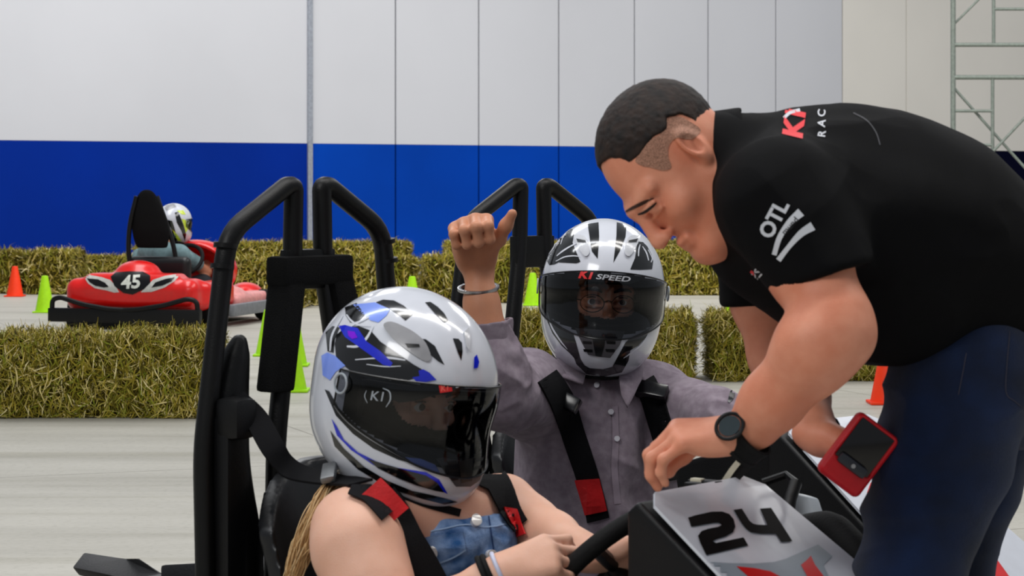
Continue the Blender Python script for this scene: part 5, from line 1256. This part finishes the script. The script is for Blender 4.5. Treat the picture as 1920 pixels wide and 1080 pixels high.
# rear flap at the left of the near kart
f = Field()
b = MB(); q = [P(134, 1063, 4.42), P(156, 1035, 4.50), P(240, 1048, 4.46), P(262, 1052, 4.44), P(300, 1072, 4.42), P(350, 1100, 4.4), P(300, 1108, 4.35), P(246, 1086, 4.36), P(205, 1078, 4.38)]
b.prism(q, (0.01, .02, -.02), .006); b.build('rear_mudguard', mat('matte_black_plastic', (24, 24, 27), .6, 0, .3, bump=.2), k1)
b = MB(); b.prism([P(300, 1058, 4.30), P(412, 1052, 4.22), P(430, 1100, 4.2), P(300, 1108, 4.28)], (.01, .03, -.01), .008); b.build('rear_mudguard', mat('matte_black_plastic', (24, 24, 27)), k1)

# ------------------------------------------------------------------ harnesses
red = M['redtab']; web = M['web']
WB = bvh_of(wo_b, wo_top)
def belt(nm, pts, w_, bv, par, m=web, off=.006, thick=-.003, step=10): return paint_strip(nm, pts, w_, bv, m, par, off, thick, step)
ribbon([K1(.035, -.215, .785), P(480, 785, 3.96), P(512, 840, 3.93), P(545, 880, 3.93), P(600, 896, 3.88), P(650, 902, 3.80), P(676, 905, 3.735)], .042, lambda t: Lb(.2-.3*t, -.75+.5*t, .4+.6*t)).build('shoulder_belt', web, k1)
sb1 = belt('shoulder_belt', [(664, 905), (700, 922), (735, 960)], [56, 58, 58], WB, k1, off=.008)
ribbon([P(716, 930, 3.715), P(742, 965, 3.71), P(766, 1012, 3.70), P(792, 1056, 3.70), P(826, 1120, 3.70)], .050, (.35, -.9, .25)).build('chest_belt', web, k1)
ribbon([P(694, 914, 3.700), P(718, 938, 3.694), P(746, 970, 3.690)], .046, (.15, -.85, .5), .006).build('red_pad', red, sb1)
sb2 = belt('shoulder_belt', [(905, 892), (928, 905), (944, 935), (958, 962), (976, 988)], [48, 46, 44, 42, 40], WB, k1, off=.008)
paint('red_pad', [(938, 952), (972, 958), (982, 980), (992, 1002), (972, 1008), (956, 985)], WB, red, sb2, off=.011, thick=-.003, step=8)
b = MB(); b.box(P(617, 886, 3.83), (.026, .012, .006), axes((.96, -.1, .22), (0, -.4, 1)), bev=.003); b.build('belt_adjuster', mat('dull_alloy', (120, 122, 124), .4, .6), k1)
# yoke strap across the chest
belt('chest_strap', [(745, 925), (800, 945), (862, 962)], [12, 14, 14], WB, k1, off=.003)
GB2 = bvh_of(g_s)
s3 = belt('shoulder_belt', [(1024, 706), (1040, 730), (1058, 765), (1080, 830), (1100, 890), (1112, 935), (1122, 975)], [40, 44, 46, 44, 42, 42, 42], GB2, k2, off=.005, thick=-.006)
s4 = belt('shoulder_belt', [(1206, 716), (1222, 745), (1236, 790), (1250, 838), (1262, 900)], [42, 44, 44, 44, 44], GB2, k2, off=.005, thick=-.006)
paint('red_pad', [(1079, 900), (1122, 897), (1137, 956), (1098, 964)], GB2, red, s3, off=.010, thick=-.004, step=8)
for c, ax_, par in (((1058, 750, 4.755), axes((.75, -.35, -.35), (-.25, -.9, .35)), s3), ((1222, 733, 4.86), axes((.85, -.3, -.15), (-.1, -.8, .6)), s4)):
    b = MB(); b.box(P(*c), (.034, .016, .013), np.array([ax_[1], ax_[0], ax_[2]]), bev=.005); b.build('belt_adjuster', mat('gloss_plastic', (16, 16, 19), .2, 0, .5), par)

# ------------------------------------------------------------------ watch, wrist band, device
def watch():
    ax_ = P(1480, 740, 3.38)-P(1392, 812, 3.42); ax_ /= np.linalg.norm(ax_); c = P(1396, 826, 3.415)
    b = MB(); x = np.cross(ax_, (0, 1, 0)); x /= np.linalg.norm(x); y = np.cross(ax_, x)
    V = []; n = 40
    for i in range(n):
        t = 2*math.pi*i/n
        for du, dr in ((-.017, .0), (-.016, .0045), (-.010, .0045), (-.009, .003), (.009, .003), (.010, .0045), (.016, .0045), (.017, 0)): V.append(c+ax_*du+(.0335+dr)*(math.cos(t)*x+math.sin(t)*y*.92))
    F = [(i*8+k, i*8+k+1, ((i+1) % n)*8+k+1, ((i+1) % n)*8+k) for i in range(n) for k in range(7)]
    b.add(V, F); o = b.build('wristwatch', M['rubber'], man)
    nn = Lb(-.42, -.80, .55); nn /= np.linalg.norm(nn); cc = P(1371, 803, 3.385)
    b = MB(); b.cyl(cc-nn*.0, nn, .0235, .014, 28, bev=.003); b.torus(cc+nn*.007, nn, .0205, .003, 32, 8); b.build('watch_case', M['blackp'], o)
    b = MB(); b.cyl(cc+nn*.0078, nn, .0165, .001, 24); b.build('watch_face', mat('watch_glass', (40, 52, 56), .1, 0, .5, coat=.5), o)
watch()
bracelet(P(1531, 812, 3.75), P(1541, 822, 3.74)-P(1502, 742, 3.82), .036, .0045, 'wrist_band', M['rubber'], man, flat=.95)
def device():
    O_ = P(1608, 852, 3.56); t = thing('handheld_device', O_, 'red cased handheld device with black screen in the hand of the bending person', 'device')
    nf = Lb(.22, -.92, .30); al = Lb(.60, 0, .80); A = axes(al, nf)       # rows: across, along, face
    if A[2][1] > 0: A = -A
    f = Field(); f.box(O_, (.038, .056, .018), A, .010, .01); f.box(O_+A[2]*.020+A[1]*.015, (.031, .036, .008), A, .003, .003, '-')
    V, F = f.mesh(.002, 2); mesh_obj('device_case', V, F, mat('red_rubber', (205, 16, 30), .45, 0, .4, bump=.1), t)
    b = MB(); b.box(O_+A[2]*.0125+A[1]*.015, (.030, .035, .002), A, bev=.001); b.build('screen', mat('screen_glass', (8, 5, 8), .12, 0, .5), t)
    b = MB(); b.box(O_+A[2]*.021-A[1]*.018, (.025, .0085, .008), A, bev=.006); b.build('handle', mat('slate_plastic', (38, 42, 50), .4), t)
    b = MB(); b.cyl(O_+A[2]*.030-A[1]*.018, A[2], .0035, .003, 10); b.build('handle_screw', M['steel'], t)
    b = MB(); b.cyl(O_-A[1]*.054+A[0]*.015, A[1], .006, .004, 14); b.build('port_plug', M['ink'], t)
device()
# ================================================================== RED KART 45 AND ITS DRIVER
def redkart():
    Y0 = 18.55; O = P(243, 345, Y0); O[2] = 0; th = 14; u = Lb(math.sin(R(th)), math.cos(R(th)), 0); v = Lb(-math.cos(R(th)), math.sin(R(th)), 0); z = Lb(0, 0, 1)
    K = lambda s, l, h: O+u*s+v*l+z*h; KA = np.array([u, v, z]); c4 = lambda X, Y: (60+X/3.176, 320+Y/3.176)
    t = thing('go_kart', O, 'red go-kart numbered 45 seen from behind, beyond the nearest straw bale', 'go-kart')
    redp = mat('red_bodywork', (226, 16, 10), .3, 0, .5, var=.04, coat=.3)
    f = Field()
    f.box(K(.12, 0, .27), (.14, .56, .13), KA, .09, .05); f.box(K(.14, 0, .36), (.14, .40, .08), KA, .06, .05); f.ell(K(.22, .02, .44), (.16, .18, .10), KA, k=.05)
    f.box(K(.45, -.50, .26), (.30, .11, .11), KA, .06, .06); f.box(K(.45, .50, .26), (.30, .11, .11), KA, .06, .06)
    f.ell(K(.36, -.56, .12), (.15, .15, .15), KA, k=.02, op='-'); f.ell(K(.36, .56, .12), (.15, .15, .15), KA, k=.02, op='-')
    V, F = f.mesh(.011, 2); body = mesh_obj('rear_bodywork', V, F, redp, t); bb = bvh_of(body)
    for s_ in (-1, 1):
        f = Field(); f.box(K(1.15, s_*.52, .17), (.42, .11, .08), KA, .05, .04); f.ell(K(.95, s_*.50, .22), (.16, .10, .09), KA, k=.05); V, F = f.mesh(.012, 2); mesh_obj('side_pod', V, F, mat('pink_white_panel', (226, 150, 146), .35, 0, .5), t)
        b = MB(); b.box(K(1.05, s_*.66, .13), (.55, .03, .05), KA, bev=.02); b.build('side_bumper', mat('grey_bumper', (120, 122, 126), .6), t)
    # front cowl
    f = Field(); f.ell(K(1.35, -.02, .42), (.28, .36, .26), KA, k=.02); f.ell(K(1.22, -.02, .40), (.27, .31, .225), KA, k=.02, op='-'); f.box(K(.95, 0, .4), (.28, .6, .5), KA, .01, .01, '-'); f.box(K(1.4, 0, .0), (.6, .6, .14), KA, .01, .01, '-'); V, F = f.mesh(.011, 2)
    mesh_obj('front_cowl', V, F, redp, t)
    b = MB(); b.torus(K(1.04, -.05, .52), u*-.8+z*.6, .15, .017, 30, 8); b.build('steering_wheel', M['rubber'], t)
    f = Field(); f.box(K(1.75, 0, .16), (.16, .5, .06), KA, .05, .03); f.ell(K(1.66, -.35, .22), (.2, .14, .09), KA, k=.04); V, F = f.mesh(.013, 2); mesh_obj('nose_cone', V, F, redp, t)
    b = MB(); b.box(K(.9, 0, .07), (.9, .40, .02), KA); b.build('floor_tray', M['black'], t)
    for ws, wl, r_ in ((.36, .56, .14), (.36, -.56, .14), (1.52, .58, .13), (1.52, -.60, .13)):
        c = K(ws, wl, r_); b = MB(); w_ = .085; b.tube([c-v*w_, c-v*w_*.98, c-v*w_*.7, c+v*w_*.7, c+v*w_*.98, c+v*w_], [r_*.6, r_*.88, r_, r_, r_*.88, r_*.6], 28); o = b.build('tyre', M['rubber'], t)
        b = MB(); b.cyl(c, v, r_*.52, w_*2.05, 20, bev=.01); b.build('rim', M['grey'], o)
    b = MB(); b.box(K(-.10, 0, .115), (.035, .64, .055), KA, bev=.01); b.box(K(.05, 0, .06), (.06, .54, .05), KA, bev=.01); b.build('rear_bumper', M['black'], t)
    for s_ in (-1, 1):
        b = MB(); b.tube(bend([K(-.10, s_*.62, .10), K(-.11, s_*.61, .235), K(-.12, s_*.54, .255), K(-.13, s_*.34, .20), K(-.13, s_*.12, .165), K(-.12, 0, .16)], .05), .020, 10); b.build('bumper_loop', M['black'], t)
    # number, lamps
    W_ = mat('lamp_white', (196, 196, 190), .4); q = lambda m, nm, pts, off: paint(nm, [c4(*p) for p in pts], bb, m, body, off, 0, 4)
    q(W_, 'lamp_surround', [(308, 630), (335, 620), (420, 636), (468, 652), (500, 690), (520, 724), (490, 726), (440, 712), (375, 700), (335, 672)], .003)
    q(M['ink'], 'lamp', [(328, 642), (395, 648), (436, 668), (458, 692), (430, 696), (378, 686), (345, 666)], .006)
    q(W_, 'lamp_surround', [(648, 724), (680, 690), (722, 650), (790, 628), (872, 616), (870, 636), (846, 660), (790, 696), (712, 722)], .003)
    q(M['ink'], 'lamp', [(712, 697), (736, 666), (795, 646), (850, 636), (832, 660), (780, 684)], .006)
    q(M['ink'], 'number_plate', [(468, 632), (500, 606), (580, 600), (660, 602), (704, 625), (706, 668), (668, 706), (600, 738), (545, 728), (492, 688)], .004)
    x, y = c4(588, 668); paint_text('number', '45', (x, y), 33, -3, bb, mat('number_white', (214, 216, 206), .4), body, off=.009, bold=.03, shear=.12, sx=1.1)
    # seat back and padded roll frame
    f = Field(); Yh = 19.15
    f.chain([(P(275, 372, Yh), .072), (P(278, 400, Yh), .095), (P(283, 435, Yh), .125), (P(286, 458, Yh), .115)], k=.05, flat=(u, .35))
    f.box(P(286, 480, Yh), (.5, .3, .065), None, .01, .01, '-')
    V, F = f.mesh(.009, 2); mesh_obj('padded_headrest', V, F, mat('pad_fabric', (13, 13, 14)), t)
    for pts in ([P(256, 368, Yh), P(244, 420, Yh), P(241, 470, Yh), P(246, 505, Yh)], [P(294, 368, Yh), P(312, 420, Yh), P(326, 465, Yh), P(333, 515, Yh)]):
        b = MB(); b.tube(spline(pts, 4), .020, 10); b.build('roll_bar', M['black'], t)
    f = Field(); f.box(K(.62, 0, .40), (.05, .27, .16), KA, .05, .03); f.box(K(.9, 0, .20), (.28, .25, .04), KA, .03, .04); V, F = f.mesh(.012, 2); mesh_obj('seat', V, F, M['seat'], t)
    return t, K, u, v
k3, K3, u3, v3 = redkart()
HO3 = P(329, 419, 19.75); A3 = axes(u3*.55-Lb(-.75, 0, 0)*1.0+Lb(0, .35, 0), (0, 0, 1))
h3, h3s, h3v, h3W = helmet(HO3, axes(Lb(.55, .83, -.05), (0, 0, 1)), 'white helmet with yellow-green and black marks in the red kart', 1.06, fine=.6)
b3 = bvh_of(h3s); c4 = lambda X, Y: (60+X/3.176, 320+Y/3.176)
yel = mat('helmet_yellow', (206, 226, 60), .3, 0, .5, coat=.4)
for m_, pts in ((hblk, [(850, 250), (872, 245), (900, 320), (918, 380), (910, 420), (890, 360), (862, 310)]), (yel, [(862, 238), (900, 236), (916, 262), (890, 260)]), (yel, [(890, 285), (930, 300), (935, 340), (915, 370), (905, 330)]),
                (hblk, [(800, 290), (835, 300), (850, 345), (868, 430), (850, 432), (830, 350)]), (yel, [(835, 350), (865, 380), (895, 425), (878, 434), (858, 400)]), (hgrey, [(775, 195), (840, 190), (860, 215), (800, 240)])):
    paint('helmet_graphic', [c4(*p) for p in pts], b3, m_, h3s, .002, 0, 3)
g3 = thing('person', K3(.8, 0, .1), 'driver in a grey-green t-shirt in the red kart, one bent bare arm showing', 'person')
def driver3():
    f = Field(); h = head(f, HO3, axes(Lb(.55, .83, -.05), (0, 0, 1)), .98, ears=False); sh = P(300, 478, 19.6)
    f.cap(h.p((0, -.02, -.06)), sh, .055, .06, k=.03); f.chain([(sh, .11), (P(300, 520, 19.6), .13), (P(305, 560, 19.7), .13)], k=.05)
    s_ = P(342, 478, 19.55); e = P(388, 510, 19.75); w_ = P(390, 478, 20.15); f.cap(sh, s_, .07, .055, k=.04); f.cap(s_, e, .05, .042, k=.03); f.cap(e, w_, .040, .028, k=.02)
    hand(f, w_, axes(Lb(-.2, .9, .1), Lb(.3, 0, 1)), 1, side=-1, curls=[(40, 50, 40)]*4)
    s2 = P(262, 480, 19.75); e2 = K3(.95, .30, .42); f.cap(sh, s2, .07, .055, k=.04); f.cap(s2, e2, .05, .042, k=.03); f.cap(e2, K3(1.05, .12, .50), .04, .03, k=.02)
    for q in (-1, 1): f.chain([(P(305, 560, 19.7), .10), (K3(1.2, q*.14, .30), .07), (K3(1.6, q*.15, .14), .045)], k=.05)
    skinfinish(f, .009, 'body', skinG, g3, sm=2)
    f = Field(); f.chain([(sh, .125), (P(300, 520, 19.6), .15), (P(305, 560, 19.7), .15)], k=.05); f.cap(P(275, 472, 19.65), P(335, 474, 19.55), .075, .075, k=.04); f.cap(s_, P(369, 494, 19.65), .066, .062, k=.04); f.cap(s2, (s2*.5+e2*.5), .066, .06, k=.04)
    V, F = f.mesh(.009, 2); mesh_obj('t_shirt', V, F, mat('teal_grey_shirt', (116, 142, 146), .85, 0, .2), g3)
    f = Field()
    for q in (-1, 1): f.chain([(P(305, 560, 19.7), .125), (K3(1.2, q*.14, .30), .085), (K3(1.5, q*.15, .17), .06)], k=.05)
    V, F = f.mesh(.011, 2); mesh_obj('trousers', V, F, mat('dark_trousers', (22, 24, 30), .8), g3)
driver3()
